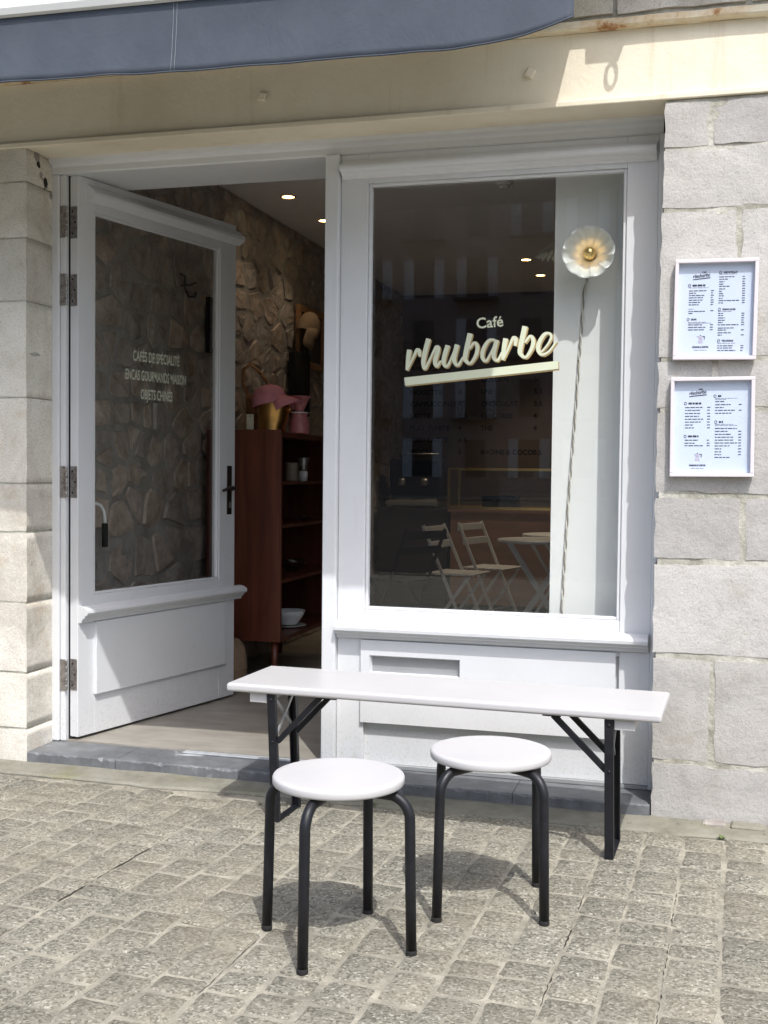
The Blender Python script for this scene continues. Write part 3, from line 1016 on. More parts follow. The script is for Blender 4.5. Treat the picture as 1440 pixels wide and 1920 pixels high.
# ------------------------------------------------------------------ the open door (local: x along the leaf from the hinge, y into the thickness, z up)
dth = math.atan2(0.973, 0.232)
door = thing('shop_door', 'white glazed timber door standing open inwards beside the left pier', 'door', (-2.605, 0.02, 0.0), dth)
def D(name, bm, mat=None, parent=None, smooth=False, label=None):
    return obj(name, bm, mat or W, parent or door, local=True, smooth=smooth, label=label)
DB, DT, DWd, TH = 0.074, 2.505, 1.137, 0.046
D('stile', bx(0.0, 0.100, 0, TH, DB, DT, 0.003))
D('stile', bx(1.005, DWd, 0, TH, DB, DT, 0.003))
D('top_rail', bx(0.1005, 1.0045, 0.0005, TH, 2.366, DT, 0.002))
D('middle_rail', bx(0.1005, 1.0045, 0.0005, TH, 0.560, 0.690, 0.002))
D('bottom_rail', bx(0.1005, 1.0045, 0.0005, TH, DB, 0.262, 0.002))
D('raised_panel', bx(0.098, 1.047, -0.016, 0.030, 0.247, 0.572, 0.004))
for b in ((0.1005, 0.111, 0.004, 0.024, 0.6905, 2.3655), (0.994, 1.0045, 0.004, 0.024, 0.6905, 2.3655), (0.1115, 0.9935, 0.004, 0.024, 2.355, 2.3655), (0.1115, 0.9935, 0.004, 0.024, 0.6905, 0.701)):
    D('glazing_bead', bx(*b, bev=0.0025))
D('cornice', extrude_x(NB(), [(-0.0005, 2.478), (-0.014, 2.470), (-0.026, 2.455), (-0.040, 2.448), (-0.046, 2.438), (-0.044, 2.428), (-0.034, 2.422), (-0.026, 2.416), (-0.014, 2.408), (-0.0005, 2.404)], 0.055, 1.158))
D('sill_moulding', extrude_x(NB(), [(-0.0165, 0.646), (-0.034, 0.642), (-0.052, 0.632), (-0.055, 0.620), (-0.048, 0.609), (-0.036, 0.606), (-0.034, 0.597), (-0.024, 0.592), (-0.018, 0.583), (-0.0165, 0.576), (-0.0005, 0.5735), (-0.0005, 0.646)], 0.004, 1.176))
dg_ = D('glass_pane', bx(0.106, 0.999, 0.0245, 0.0300, 0.696, 2.360), M['window_glass'])
bm = NB()
for body, xm, z, wd in (('CAFÉS DE SPÉCIALITÉ', 0.546, 1.748, 0.335), ('ENCAS GOURMANDS MAISON', 0.546, 1.660, 0.435), ('OBJETS CHINÉS', 0.546, 1.574, 0.228)):
    me = text_mesh(body, 0.066, bold=0.0010, align='CENTER')
    w0 = max(v.co.x for v in me.vertices) - min(v.co.x for v in me.vertices)
    me.transform(Matrix.Translation((xm, 0.0238, z)) @ Matrix.Rotation(math.pi / 2, 4, 'X') @ Matrix.Diagonal((wd / w0, 1, 1, 1)))
    bm.from_mesh(me)
    bpy.data.meshes.remove(me)
D('lettering', bm, M['door_letters'], dg_, label='three centred lines of narrow cream capitals on the door pane')
# handle with long plate
hz = 1.150
plate = bx(1.066, 1.104, -0.006, -0.0005, 1.018, 1.268, 0.002)
hp = D('handle_plate', plate, M['dark_bronze'])
bm = NB()
tube(bm, [(1.086, -0.004, hz), (1.086, -0.040, hz), (1.080, -0.050, hz + .002), (1.060, -0.052, hz + .006), (1.02, -0.052, hz + .004), (0.972, -0.050, hz - .008)], [.010, .009, .0095, .0095, .009, .0075], 12)
lathe(bm, [(.013, 0), (.013, .012), (.009, .016)], (1.086, -0.0065, hz), 16, M=Matrix.Rotation(math.pi / 2, 4, 'X'))
D('lever', bm, M['dark_bronze'], hp)
bm = bx(1.080, 1.092, -0.0115, -0.0065, 1.052, 1.082, 0.001)
D('keyhole_cover', bm, M['hinge_steel'], hp)
# butt hinges: one leaf on the jamb, one on the hinge edge of the door, knuckle between
for zc in (2.305, 2.015, 1.188, 0.348):
    h = NB()
    Rm = Matrix.Rotation(-dth, 4, 'Z')
    def W2L(p):
        return Rm @ (Vector(p) - Vector((-2.605, 0.02, 0)))
    box(h, -0.0022, 0.0, 0.004, 0.042, zc - .068, zc + .068)           # leaf on the door edge
    # leaf on the jamb face, in world axes
    n0 = len(h.verts)
    box(h, -2.6800, -2.6575, 0.0005, 0.0035, zc - .068, zc + .068)
    h.verts.ensure_lookup_table()
    for v in h.verts[n0:]:
        v.co = W2L(v.co)
    hg = D('hinge', h, M['hinge_steel'])
    for q in range(5):
        zz = zc - .066 + q * .0272
        c = W2L((-2.6495, -0.001 + (0.002 if q % 2 else 0), zz))
        kb = lathe(NB(), [(.0052, 0), (.0058, .002), (.0058, .021), (.0052, .023)], c, 14)
        D('knuckle', kb, M['hinge_steel'], hg)
    for zz in (zc - .047, zc, zc + .047):
        for (lx, ly) in ((-0.0042, 0.030 if zz != zc else 0.016),):
            sb = lathe(NB(), [(.0048, 0), (.0034, .0016)], (lx + .0018, ly, zz), 12, M=Matrix.Rotation(-math.pi / 2, 4, 'Y'))
            D('screw', sb, M['black_gap'], hg)
# black strip added as painted shade inside the hinge gap
obj('gap_shade_strip', bx(-2.6555, -2.640, 0.030, 0.10, 0.06, 2.505), M['black_gap'], front)

# ------------------------------------------------------------------ awning
aw = thing('awning', 'blue grey cloth awning with a hanging valance and white front bar', 'awning', (-1.8, -0.6, 2.8))
XA0, XA1 = -4.2, -0.392
def front_y(x):
    return -0.95 - 0.05 * (x - XA1) / (-2.3 - XA1) if x > -3 else -0.95 - 0.05 * (-3 - XA1) / (-2.3 - XA1)
def val_bottom(x):
    b = 2.524 + 0.004 * nz(x, 0, 0, 6) + (0.010 * max(0, (-1.6 - x)) / 0.7)
    if x > -0.80:
        t = (x + 0.80) / 0.41
        b += 0.070 * t ** 2.2
    return b
bm = NB()
NX, NZ = 150, 9
G = []
for i in range(NX + 1):
    x = XA0 + (XA1 - XA0) * i / NX
    y0 = front_y(x)
    zt, zb = 2.752, val_bottom(x)
    row = []
    for j in range(NZ + 1):
        t = j / NZ
        z = zt + (zb - zt) * t
        y = y0 + 0.010 * t * nz(x, 1.5, 0, 3.2) + 0.006 * t * t * math.sin(x * 31 + 2 * nz(x, 0, 0, 2)) * (0.5 + nz(x, 5, 0, 1.5)) - 0.012 * t * t
        row.append(bm.verts.new((x, y, z)))
    G.append(row)
for i in range(NX):
    for j in range(NZ):
        f = bm.faces.new((G[i][j], G[i + 1][j], G[i + 1][j + 1], G[i][j + 1]))
        f.smooth = True
val = obj('valance', bm, M['awning_cloth'], aw)
sm = val.modifiers.new('thick', 'SOLIDIFY'); sm.thickness = 0.0016
bm = NB()
hem = [(x, front_y(x) + 0.010 * nz(x, 1.5, 0, 3.2) + 0.006 * math.sin(x * 31 + 2 * nz(x, 0, 0, 2)) * (0.5 + nz(x, 5, 0, 1.5)) - 0.0135, val_bottom(x) + 0.002) for x in [XA0 + (XA1 - XA0) * i / NX for i in range(NX + 1)]]
tube(bm, hem, 0.0028, 6)
obj('hem', bm, M['awning_cloth'], aw)
for xs in (-1.669, -1.657):
    bm = NB()
    pts = []
    for j in range(NZ + 1):
        t = j / NZ
        x = xs - 0.006 * t
        z = 2.752 + (val_bottom(x) - 2.752) * t
        y = front_y(x) + 0.010 * t * nz(x, 1.5, 0, 3.2) + 0.006 * t * t * math.sin(x * 31 + 2 * nz(x, 0, 0, 2)) * (0.5 + nz(x, 5, 0, 1.5)) - 0.012 * t * t - 0.0022
        pts.append((x, y, z))
    tube(bm, pts, 0.0009, 5)
    obj('seam', bm, M['awning_thread'], aw)
# front bar with a shallow curve in section
bm = NB()
for i, (xa, xb) in enumerate(((XA0, XA1 - 0.0),)):
    ya, yb = front_y(xa), front_y(-2.3)
    secs = []
    for x in (XA0, -3.0, -2.3, -1.2, XA1):
        y = front_y(x)
        secs.append([bm.verts.new((x, y + dy, z)) for dy, z in ((-0.003, 2.752), (-0.016, 2.756), (-0.024, 2.775), (-0.026, 2.800), (-0.018, 2.826), (0.005, 2.836), (0.045, 2.836), (0.050, 2.752))])
    for a, b in zip(secs, secs[1:]):
        for k in range(8):
            bm.faces.new((a[k], a[(k + 1) % 8], b[(k + 1) % 8], b[k]))
    bm.faces.new(secs[0]); bm.faces.new(secs[-1][::-1])
obj('front_bar', bm, M['aluminium_white'], aw)
bm = NB()
SX = 30
G = []
for i in range(SX + 1):
    x = XA0 + (XA1 - 0.01 - XA0) * i / SX
    yf = front_y(x) + 0.03
    G.append([bm.verts.new((x + (0.03 * (1 - t) if i == SX else 0), yf + (-0.30 - yf) * t, 2.838 + (3.09 - 2.838) * t - 0.012 * math.sin(math.pi * t))) for t in [k / 8 for k in range(9)]])
for i in range(SX):
    for k in range(8):
        f = bm.faces.new((G[i][k], G[i + 1][k], G[i + 1][k + 1], G[i][k + 1])); f.smooth = True
cl = obj('canopy', bm, M['awning_cloth'], aw)
sm = cl.modifiers.new('thick', 'SOLIDIFY'); sm.thickness = 0.002
obj('cassette', bx(XA0 - .1, 0.55, -0.352, -0.190, 3.068, 3.22, 0.02), M['aluminium_white'], aw)
for xa in (-3.4, -0.62):
    bm = NB()
    tube(bm, [(xa, -0.33, 3.03), (xa + .25 if xa < -2 else xa - .25, -0.62, 2.93), (xa, front_y(xa) + .03, 2.80)], 0.016, 8)
    obj('folding_arm', bm, M['aluminium_white'], aw)
bm = NB()
box(bm, -0.345, -0.225, -0.345, -0.305, 3.012, 3.072, 0.004)
tube(bm, [(-0.262, -0.325, 3.02), (-0.262, -0.325, 2.975)], 0.006, 8)
obj('gear_box', bm, M['aluminium_white'], aw)
bm = NB()
tube(bm, [(-0.262 + 0.017 * math.cos(a), -0.325 + 0.004 * math.cos(a), 2.930 + 0.044 * math.sin(a)) for a in [2 * math.pi * k / 20 for k in range(20)]], 0.0065, 8, closed=True)
obj('crank_eye', bm, M['aluminium_white'], aw)

# ------------------------------------------------------------------ framed menus on the right pier
BARS_A = dict(left=[(.31, .21), (.333, .085), (.356, .185), (.379, .17), (.403, .175), (.426, .135), (.449, .12), (.535, .06), (.515, .20), (.65, .17), (.675, .225), (.70, .20)],
              left_small=[(.277, .235), (.49, .07), (.622, .22), (.632, .28)],
              left_price=[.31, .333, .356, .379, .403, .426, .449, .51, .65, .675, .70],
              right=[(.176, .18), (.2, .105), (.225, .065), (.248, .06), (.27, .125), (.296, .075), (.32, .035), (.343, .065), (.365, .06), (.39, .045), (.412, .245), (.435, .06), (.54, .06), (.561, .06), (.585, .08), (.608, .08), (.63, .06), (.653, .245), (.685, .19), (.705, .10), (.732, .165), (.755, .055), (.862, .185), (.884, .175), (.909, .22)],
              right_small=[(.147, .21), (.518, .16), (.835, .225)],
              right_price=[.176, .2, .225, .248, .27, .296, .32, .343, .365, .39, .412, .435, .54, .561, .585, .608, .63, .653, .705, .755, .862, .884, .909],
              heads=[(.215, .253, 'BLOCK', .155), (.21, .592, 'SIROPS', .065), (.585, .128, 'CAFÉS DE SPÉCIALITÉ', .165), (.585, .495, 'BOISSONS CHAUDES', .155), (.585, .808, 'THÉS & INFUSIONS', .14)], logo=(.325, .155), pot=(.33, .79), foot=.868)
BARS_B = dict(left=[(.304, .22), (.332, .18), (.364, .18), (.393, .17), (.422, .22), (.451, .20), (.48, .095), (.51, .12), (.634, .165), (.664, .12), (.69, .22)],
              left_small=[], left_price=[.304, .332, .364, .393, .422, .451, .48, .51, .634, .664, .69],
              right=[(.247, .11), (.278, .185), (.307, .105), (.335, .245), (.364, .195), (.517, .26), (.546, .15), (.576, .19), (.605, .22), (.634, .22), (.663, .265), (.692, .18), (.722, .08), (.752, .08), (.78, .08), (.808, .19)],
              right_small=[(.213, .265), (.224, .14), (.474, .22), (.485, .265)],
              right_price=[.278, .335, .546, .576, .605, .634, .663, .692, .722, .752, .78],
              heads=[(.215, .26, 'BLOCK', .165), (.215, .592, 'BLOCK', .125), (.565, .188, 'BLOCK', .04), (.58, .449, 'BLOCK', .05)], logo=(.33, .15), pot=(.33, .80), foot=.884)

def words(bm, x, z, w, h, y, r):
    end = x + w
    while x < end - 0.002:
        l = min(end - x, r.uniform(0.006, 0.018))
        v = [bm.verts.new(p) for p in ((x, y, z), (x + l, y, z), (x + l, y, z + h), (x, y, z + h))]
        bm.faces.new(v)
        x += l + 0.0022

def menu(label, x0, x1, z0, z1, B, seed, tilt):
    r = random.Random(seed)
    W_, H_ = x1 - x0, z1 - z0
    m = thing('framed_menu', label, 'framed menu', ((x0 + x1) / 2, YW - 0.004, z0), 0, 'framed menus on the stone pier')
    yb, yf = YW - 0.006, YW - 0.032
    fw_ = 0.0125
    Mt = Matrix.Translation(((x0 + x1) / 2, 0, (z0 + z1) / 2)) @ Matrix.Rotation(R(tilt), 4, 'Y') @ Matrix.Translation((-(x0 + x1) / 2, 0, -(z0 + z1) / 2))
    def add(name, bm, mat):
        bmesh.ops.transform(bm, matrix=Mt, verts=bm.verts[:])
        return obj(name, bm, mat, m)
    for b in ((x0, x1, z1 - fw_, z1), (x0, x1, z0, z0 + fw_), (x0, x0 + fw_, z0 + fw_ + .0002, z1 - fw_ - .0002), (x1 - fw_, x1, z0 + fw_ + .0002, z1 - fw_ - .0002)):
        add('frame_side', bx(b[0], b[1], yf, yb, b[2], b[3], 0.0015), M['frame_white'])
    paper = add('menu_sheet', bx(x0 + .009, x1 - .009, yb - .006, yb - .001, z0 + .009, z1 - .009), M['paper_white'])
    yp = yb - 0.0068
    ink, grey, lil = NB(), NB(), NB()
    X = lambda u: x0 + u * W_
    Z = lambda v: z1 - v * H_
    for v, w in B['left']: words(ink, X(.175), Z(v), w * W_, .0026, yp, r)
    for v, w in B['right']: words(ink, X(.535), Z(v), w * W_, .0026, yp, r)
    for v in B['left_price']: words(ink, X(.440), Z(v), .036 * W_, .0026, yp, r)
    for v in B['right_price']: words(ink, X(.812), Z(v), .036 * W_, .0026, yp, r)
    for v, w in B['left_small']: words(grey, X(.175), Z(v), w * W_, .0014, yp, r)
    for v, w in B['right_small']: words(grey, X(.535), Z(v), w * W_, .0014, yp, r)
    for u, v, body, w in B['heads']:
        if body == 'BLOCK':
            words(ink, X(u), Z(v) - .003, w * W_, .0062, yp, r)
        else:
            me = text_mesh(body, .0085, bold=.00035)
            w0 = max(q.co.x for q in me.vertices)
            me.transform(upright(X(u), yp, Z(v) - .003) @ Matrix.Diagonal((w * W_ / w0, 1, 1, 1)))
            ink.from_mesh(me); bpy.data.meshes.remove(me)
        ic = (X(u) - .010, Z(v))
        tube(ink, [(ic[0] + .0042 * math.cos(a), yp, ic[1] + .0045 * math.sin(a)) for a in [2 * math.pi * k / 12 for k in range(12)]], .0007, 4, closed=True)
    lx, lz = X(B['logo'][0]), Z(B['logo'][1])
    for i, s in enumerate(STROKES):
        ribbon(ink, [(x, z, w * 1.15) for x, z, w in s], yp - .00002 * i, .0001, lx + .845, lz - 1.735, scale=.098, cx=-.845, cz=1.735, tilt=1e-7)
    prism_xz(ink, [(lx - .030, lz - .0125), (lx + .029, lz - .0065), (lx + .029, lz - .0095), (lx - .030, lz - .0155)], yp, yp + .0002)
    me = text_mesh('Café', .0075, bold=.0003); me.transform(upright(lx + .001, yp, lz + .0085, .065)); ink.from_mesh(me); bpy.data.meshes.remove(me)
    px, pz = X(B['pot'][0]), Z(B['pot'][1])
    prism_xz(lil, [(px - .0085, pz + .0105), (px + .0085, pz + .0105), (px + .0055, pz + .002), (px - .0055, pz + .002)], yp, yp + .0002)
    prism_xz(lil, [(px - .0055, pz + .0008), (px + .0055, pz + .0008), (px + .0085, pz - .0135), (px - .0085, pz - .0135)], yp, yp + .0002)
    prism_xz(lil, [(px - .0085, pz + .0105), (px - .013, pz + .0105), (px - .0075, pz + .0065)], yp, yp + .0002)
    tube(ink, [(px + .008, yp, pz + .0095), (px + .0145, yp, pz + .0095), (px + .0125, yp, pz - .001)], .0012, 5)
    lathe(ink, [(.0014, 0), (.0018, .002)], (px, yp, pz + .012), 8)
    me = text_mesh('COMMANDE AU COMPTOIR', .0075, bold=.0004, align='CENTER')
    w0 = 2 * max(q.co.x for q in me.vertices)
    me.transform(upright(px, yp, Z(B['foot']) - .003) @ Matrix.Diagonal((.20 * W_ / w0, 1, 1, 1)))
    ink.from_mesh(me); bpy.data.meshes.remove(me)
    words(grey, px - .075 * W_, Z(B['foot'] + .034), .15 * W_, .0016, yp, r)
    for nm, b_, mt in (('printed_text', ink, 'print_ink'), ('small_print', grey, 'print_grey'), ('printed_drawing', lil, 'print_lilac')):
        bmesh.ops.transform(b_, matrix=Mt, verts=b_.verts[:])
        q_ = obj(nm, b_, M[mt], paper)
        q_['kind'] = 'stuff'

menu('upper white framed menu on the stone pier, with longer drinks list', -0.108, 0.172, 1.650, 1.9995, BARS_A, 5, 0.6)
menu('lower white framed menu on the stone pier, with the shorter list', -0.1135, 0.1705, 1.241, 1.5895, BARS_B, 6, -0.3)

# ------------------------------------------------------------------ stools
def make_stool():
    t = thing('stool', '', 'stool')
    rr, h, th = 0.174, 0.450, 0.026
    prof = [(0.0, h - th), (rr - .007, h - th), (rr - .002, h - th + .002), (rr, h - th + .006), (rr, h - .007), (rr - .002, h - .0025), (rr - .007, h - .0005), (rr - .02, h), (0.0, h)]
    bm = NB()
    lathe(bm, [(max(r_, 1e-4), z) for r_, z in prof], n=64)
    bmesh.ops.remove_doubles(bm, verts=bm.verts[:], dist=2e-4)
    obj('seat', bm, M['bench_paint'], t, local=True, smooth=True)
    for k in range(4):
        a = math.pi / 2 * k
        c, s = math.cos(a), math.sin(a)
        zt = h - th - 0.0140
        path = [(0.045, zt), (0.125, zt), (0.142, zt - .0005)]
        for q in range(1, 9):
            b = math.pi / 2 * q / 8
            path.append((0.142 + 0.060 * math.sin(b), zt - 0.060 + 0.060 * math.cos(b)))
        path += [(0.205, 0.20), (0.2095, 0.0125)]
        bm = tube(NB(), [(r_ * c, r_ * s, z) for r_, z in path], 0.0139, 16)
        lg = obj('leg', bm, M['black_metal'], t, local=True)
        ft = lathe(NB(), [(.0143, 0), (.0147, .002), (.0147, .012), (.0140, .0135)], (0.2098 * c, 0.2098 * s, 0.0), 16)
        obj('foot_cap', ft, M['black_gap'], lg, local=True)
    bm = NB()
    tube(bm, [(0.05 * math.cos(a), 0.05 * math.sin(a), h - th - .0125) for a in [2 * math.pi * k / 24 for k in range(24)]], 0.011, 8, closed=True)
    obj('seat_ring', bm, M['black_metal'], t, local=True)
    return t
s1 = make_stool()
s1.location = (-0.909, -1.553, 0.002); s1.rotation_euler = (0, 0, R(-6.5))
tag(s1, 'round white stool with black legs, nearest the camera, standing on the open setts', group='white stools before the bench')
s2 = copy_tree(s1)
s2.location = (-0.573, -1.168, 0.003); s2.rotation_euler = (0, 0, R(-33))
tag(s2, 'round white stool with black legs standing right up against the white bench', group='white stools before the bench')

# ------------------------------------------------------------------ bench
be = thing('bench', 'long narrow white bench on folding black steel legs in front of the window', 'bench', (-0.858, -0.478, 0.0), R(-2.25))
def Bp(name, bm, mat, parent=None, smooth=False):
    return obj(name, bm, mat, parent or be, local=True, smooth=smooth)
Lh, Wh, Zt = 0.757, 0.199, 0.490
bm = box(NB(), -Lh, Lh, -Wh, Wh, Zt - 0.031, Zt, 0.011, 4)
Bp('seat', bm, M['bench_paint'], smooth=False)
for cx in (-0.640, 0.640):
    for sy in (-0.12, 0.12):
        Bp('screw', lathe(NB(), [(.0042, Zt - .0002), (.0036, Zt + .0006)], (cx, sy, 0), 12), M['strip_metal'])
    Bp('cleat', box(NB(), cx - 0.033, cx + 0.033, -0.178, 0.165, Zt - 0.066, Zt - 0.0315, 0.002), M['bench_paint'])
for sgn in (-1, 1):
    xt, xb = sgn * 0.590, sgn * (0.570 if sgn < 0 else 0.598)
    yfr, yre = -0.183, 0.028
    lf = NB()
    for y in (yfr, yre):
        bar(lf, (xb, y, 0.002), (xt, y, Zt - 0.0325), 0.027, 0.004, Vector((1, 0, 0)))
        bar(lf, (xb + .0125 * -sgn, y + (.010 if y < 0 else -.010), 0.002), (xt + .0125 * -sgn, y + (.010 if y < 0 else -.010), Zt - 0.0325), 0.004, 0.020, Vector((1, 0, 0)))
        bar(lf, (xb - .0125 * -sgn, y + (.010 if y < 0 else -.010), 0.002), (xt - .0125 * -sgn, y + (.010 if y < 0 else -.010), Zt - 0.0325), 0.004, 0.020, Vector((1, 0, 0)))
    leg = Bp('leg_frame', lf, M['black_metal'])
    fb_ = NB()
    box(fb_, xb - .0145, xb + .0145, yfr + .0025, yre - .0025, 0.002, 0.008)
    Bp('foot_bar', fb_, M['black_metal'], leg)
    xm = (xt + xb) / 2
    x1_ = NB()
    bar(x1_, (xm + .004, yfr + .010, 0.30), (xm + .004, yre - .010, 0.45), 0.004, 0.013, Vector((1, 0, 0)))
    bar(x1_, (xm - .004, yfr + .010, 0.45), (xm - .004, yre - .010, 0.30), 0.004, 0.013, Vector((1, 0, 0)))
    Bp('cross_brace', x1_, M['grey_metal'], leg)
    for y, z0_ in ((yfr + .016, 0.288), (yre - .016, 0.288)):
        b_ = NB()
        bar(b_, (xm - sgn * 0.012, y, z0_), (xt - sgn * 0.182, y, Zt - 0.034), 0.014, 0.019, Vector((0, 1, 0)))
        Bp('diagonal_brace', b_, M['black_metal'], leg)
    for z in (0.288, Zt - 0.052):
        rv = lathe(NB(), [(.0058, 0), (.0048, .002), (.0018, .0034)], (xb + (xt - xb) * z / Zt, yfr - .0022, z), 10, M=Matrix.Rotation(math.pi / 2, 4, 'X'))
        Bp('rivet', rv, M['black_metal'], leg)
    bp_ = NB()
    box(bp_, xt - sgn * 0.20 - .015, xt - sgn * 0.20 + .045 * (1), -0.185, 0.06, Zt - 0.036, Zt - 0.0315)
    Bp('hinge_plate', bp_, M['black_metal'], leg)

# ------------------------------------------------------------------ two small weeds in the joint at the foot of the front
def weed(label, x, y, z, n, h, seed):
    r = random.Random(seed)
    t = thing('weed', label, 'weed', (x, y, z), 0, 'small weeds in the pavement joint')
    for i in range(n):
        a = r.uniform(0, 2 * math.pi)
        L = h * r.uniform(.6, 1.1)
        dx, dy = math.cos(a), math.sin(a)
        w = .0022 + .002 * r.random()
        bm = NB()
        prev = None
        for q in range(5):
            u = q / 4
            p = Vector((x + dx * L * u * .8, y + dy * L * u * .8, z + L * (u - .55 * u * u)))
            ww = w * math.sin(math.pi * min(.98, .12 + u * .86))
            c_, d_ = bm.verts.new(p + Vector((-dy, dx, 0)) * ww), bm.verts.new(p - Vector((-dy, dx, 0)) * ww)
            if prev:
                bm.faces.new((prev[0], prev[1], d_, c_))
            prev = (c_, d_)
        obj('leaf', bm, M['weed_green'], t)
weed('small green weed growing in the joint behind the front stool', -1.165, -0.352, 0.002, 12, .030, 3)
weed('tiny green weed growing at the foot of the right pier', 0.085, -0.36, 0.002, 9, .024, 5)

# ------------------------------------------------------------------ room shell
FL = 0.062
struct('interior_floor', bx(-2.75, 1.6, 0.013, 6.2, -0.05, FL), M['polished_concrete'])
struct('ceiling', bx(-2.95, 1.8, 0.331, 6.4, 2.885, 3.0), M['ceiling_paint'])
struct('back_wall', bx(-2.74, 1.7, 6.0, 6.1, FL, 2.884), M['taupe_wall'])
struct('side_wall', bx(1.5, 1.6, 0.34, 5.999, FL, 2.884), M['dark_wall'])
struct('lintel_wall', bx(-2.72, 1.5, 0.331, 0.36, 2.52, 2.884), M['ceiling_paint'])
struct('inner_wall', bx(-0.13, 1.5, 0.285, 0.33, 0.0, 2.884), M['ceiling_paint'])
# white wall return just behind the pane
struct('window_return_wall', bx(-0.580, -0.14, 0.17, 0.284, FL + .001, 2.505), M['panel_paint'])
obj('threshold_strip', bx(-2.082, -1.475, -0.034, 0.004, 0.0565, 0.0625, 0.002), M['strip_metal'], front)

# ------------------------------------------------------------------ rubble wall inside
XW = -2.72
rub = struct('rubble_wall', bx(-2.95, XW, 0.076, 6.1, 0.0, 2.884), M['rubble_mortar'])
def clip_poly(poly, n_, d):
    """keep the part of a convex polygon where p.n <= d"""
    out = []
    for a, b in zip(poly, poly[1:] + poly[:1]):
        da, db = a.dot(n_) - d, b.dot(n_) - d
        if da <= 0:
            out.append(a)
        if (da < 0 < db) or (db < 0 < da):
            out.append(a.lerp(b, da / (da - db)))
    return out
SEEDS = []
zz_, k = FL - .02, 0
while zz_ < 2.95:
    h = rnd.uniform(.12, .21) * (1.25 if zz_ < 1.0 else 1.0)
    y = 0.02 + rnd.uniform(0, .2)
    while y < 6.0:
        l = h * rnd.uniform(0.85, 2.1)
        SEEDS.append((Vector((y + l / 2 + rnd.uniform(-.03, .03), zz_ + h / 2 + rnd.uniform(-.035, .035))), l, h))
        if rnd.random() < .22:
            SEEDS.append((Vector((y + l * rnd.uniform(.8, 1.1), zz_ + h * rnd.uniform(.1, .9))), l * .4, h * .4))
        y += l
    zz_ += h
def rubble(ix, seed):
    r = random.Random(seed)
    c, l, h = SEEDS[ix]
    poly = [Vector((max(.078, c.x - .5), max(FL, c.y - .4))), Vector((c.x + .5, max(FL, c.y - .4))), Vector((c.x + .5, min(2.88, c.y + .4))), Vector((max(.078, c.x - .5), min(2.88, c.y + .4)))]
    for jx, (q, _, _) in enumerate(SEEDS):
        if jx == ix or abs(q.x - c.x) > .95 or abs(q.y - c.y) > .75:
            continue
        d = (q - c) * 1.0
        d.y *= 1.7                       # courses: cells wider than tall
        L = d.length
        if L < 1e-5:
            continue
        n_ = d / L
        poly = clip_poly(poly, n_, ((c + q) / 2).dot(n_) - r.uniform(.005, .014))
        if len(poly) < 3:
            return None
    ctr = sum(poly, Vector((0, 0))) / len(poly)
    out = []
    for a, b in zip(poly, poly[1:] + poly[:1]):
        m_ = max(1, min(4, int((b - a).length / .055)))
        for q in range(m_):
            p = a.lerp(b, q / m_)
            p = ctr + (p - ctr) * (r.uniform(.90, 1.0) if q else r.uniform(.86, .97))
            out.append(p + Vector((nz(p.x, p.y, seed, 15), nz(p.y, p.x, seed + 3, 15))) * .010)
    if len(out) < 4:
        return None
    pr = r.uniform(.002, .012)
    ty, tz = r.uniform(-.07, .07), r.uniform(-.06, .06)
    bm = NB()
    rings = []
    for sc_, dd in ((1.0, -0.006), (.93, pr), (.50, pr)):
        row = []
        for p in out:
            q = ctr + (p - ctr) * sc_
            x = XW + dd
            if dd > 0:
                x += (q.x - ctr.x) * ty + (q.y - ctr.y) * tz + .007 * nz(q.x, q.y, seed, 22) + .004 * nz(q.x, q.y, seed, 60)
                x = max(x, XW - .002)
            row.append(bm.verts.new((x, q.x, q.y)))
        rings.append(row)
    n = len(out)
    for a, b in zip(rings, rings[1:]):
        for k_ in range(n):
            bm.faces.new((a[k_], a[(k_ + 1) % n], b[(k_ + 1) % n], b[k_]))
    cv = bm.verts.new((XW + pr * r.uniform(.8, 1.4) + .003, ctr.x, ctr.y))
    for k_ in range(n):
        bm.faces.new((rings[-1][k_], rings[-1][(k_ + 1) % n], cv))
    return bm
stuff = NB()
count = 0
for ix in sorted(range(len(SEEDS)), key=lambda q: SEEDS[q][0].x):
    bmk = rubble(ix, ix)
    if bmk is None:
        continue
    if SEEDS[ix][0].x < 4.2 and count < 300:
        obj('stone', bmk, M['rubble_stone'], rub)
        count += 1
    else:
        me = mesh_from(bmk, 'tmp'); stuff.from_mesh(me); bpy.data.meshes.remove(me)
o = obj('stone_field', stuff, M['rubble_stone'], rub); o['kind'] = 'stuff'

# ------------------------------------------------------------------ cabinet against the rubble wall
CX0, CX1, CY0, CY1, CZ0, CZ1 = -2.665, -2.222, 1.490, 2.62, 0.300, 1.470
cab = thing('cabinet', 'reddish mahogany open cabinet on legs against the inner stone wall', 'cabinet', ((CX0 + CX1) / 2, (CY0 + CY1) / 2, FL))
def Cb(name, bm, mat=None): return obj(name, bm, mat or M['mahogany'], cab)
Cb('side_panel', bx(CX0, CX1, CY0, CY0 + .022, CZ0, CZ1, .0015))
Cb('side_panel', bx(CX0, CX1, CY1 - .022, CY1, CZ0, CZ1, .0015))
Cb('top', bx(CX0 + .001, CX1 - .006, CY0 + .0225, CY1 - .0225, CZ1 - .040, CZ1 - .012, .0015))
Cb('bottom', bx(CX0 + .001, CX1 - .006, CY0 + .0225, CY1 - .0225, CZ0, CZ0 + .022))
Cb('back_panel', bx(CX0 + .001, CX0 + .010, CY0 + .0225, CY1 - .0225, CZ0 + .0225, CZ1 - .0405))
for zz in (0.64, 0.945, 1.185):
    Cb('shelf', bx(CX0 + .0105, CX1 - .010, CY0 + .0225, CY1 - .0225, zz - .018, zz))
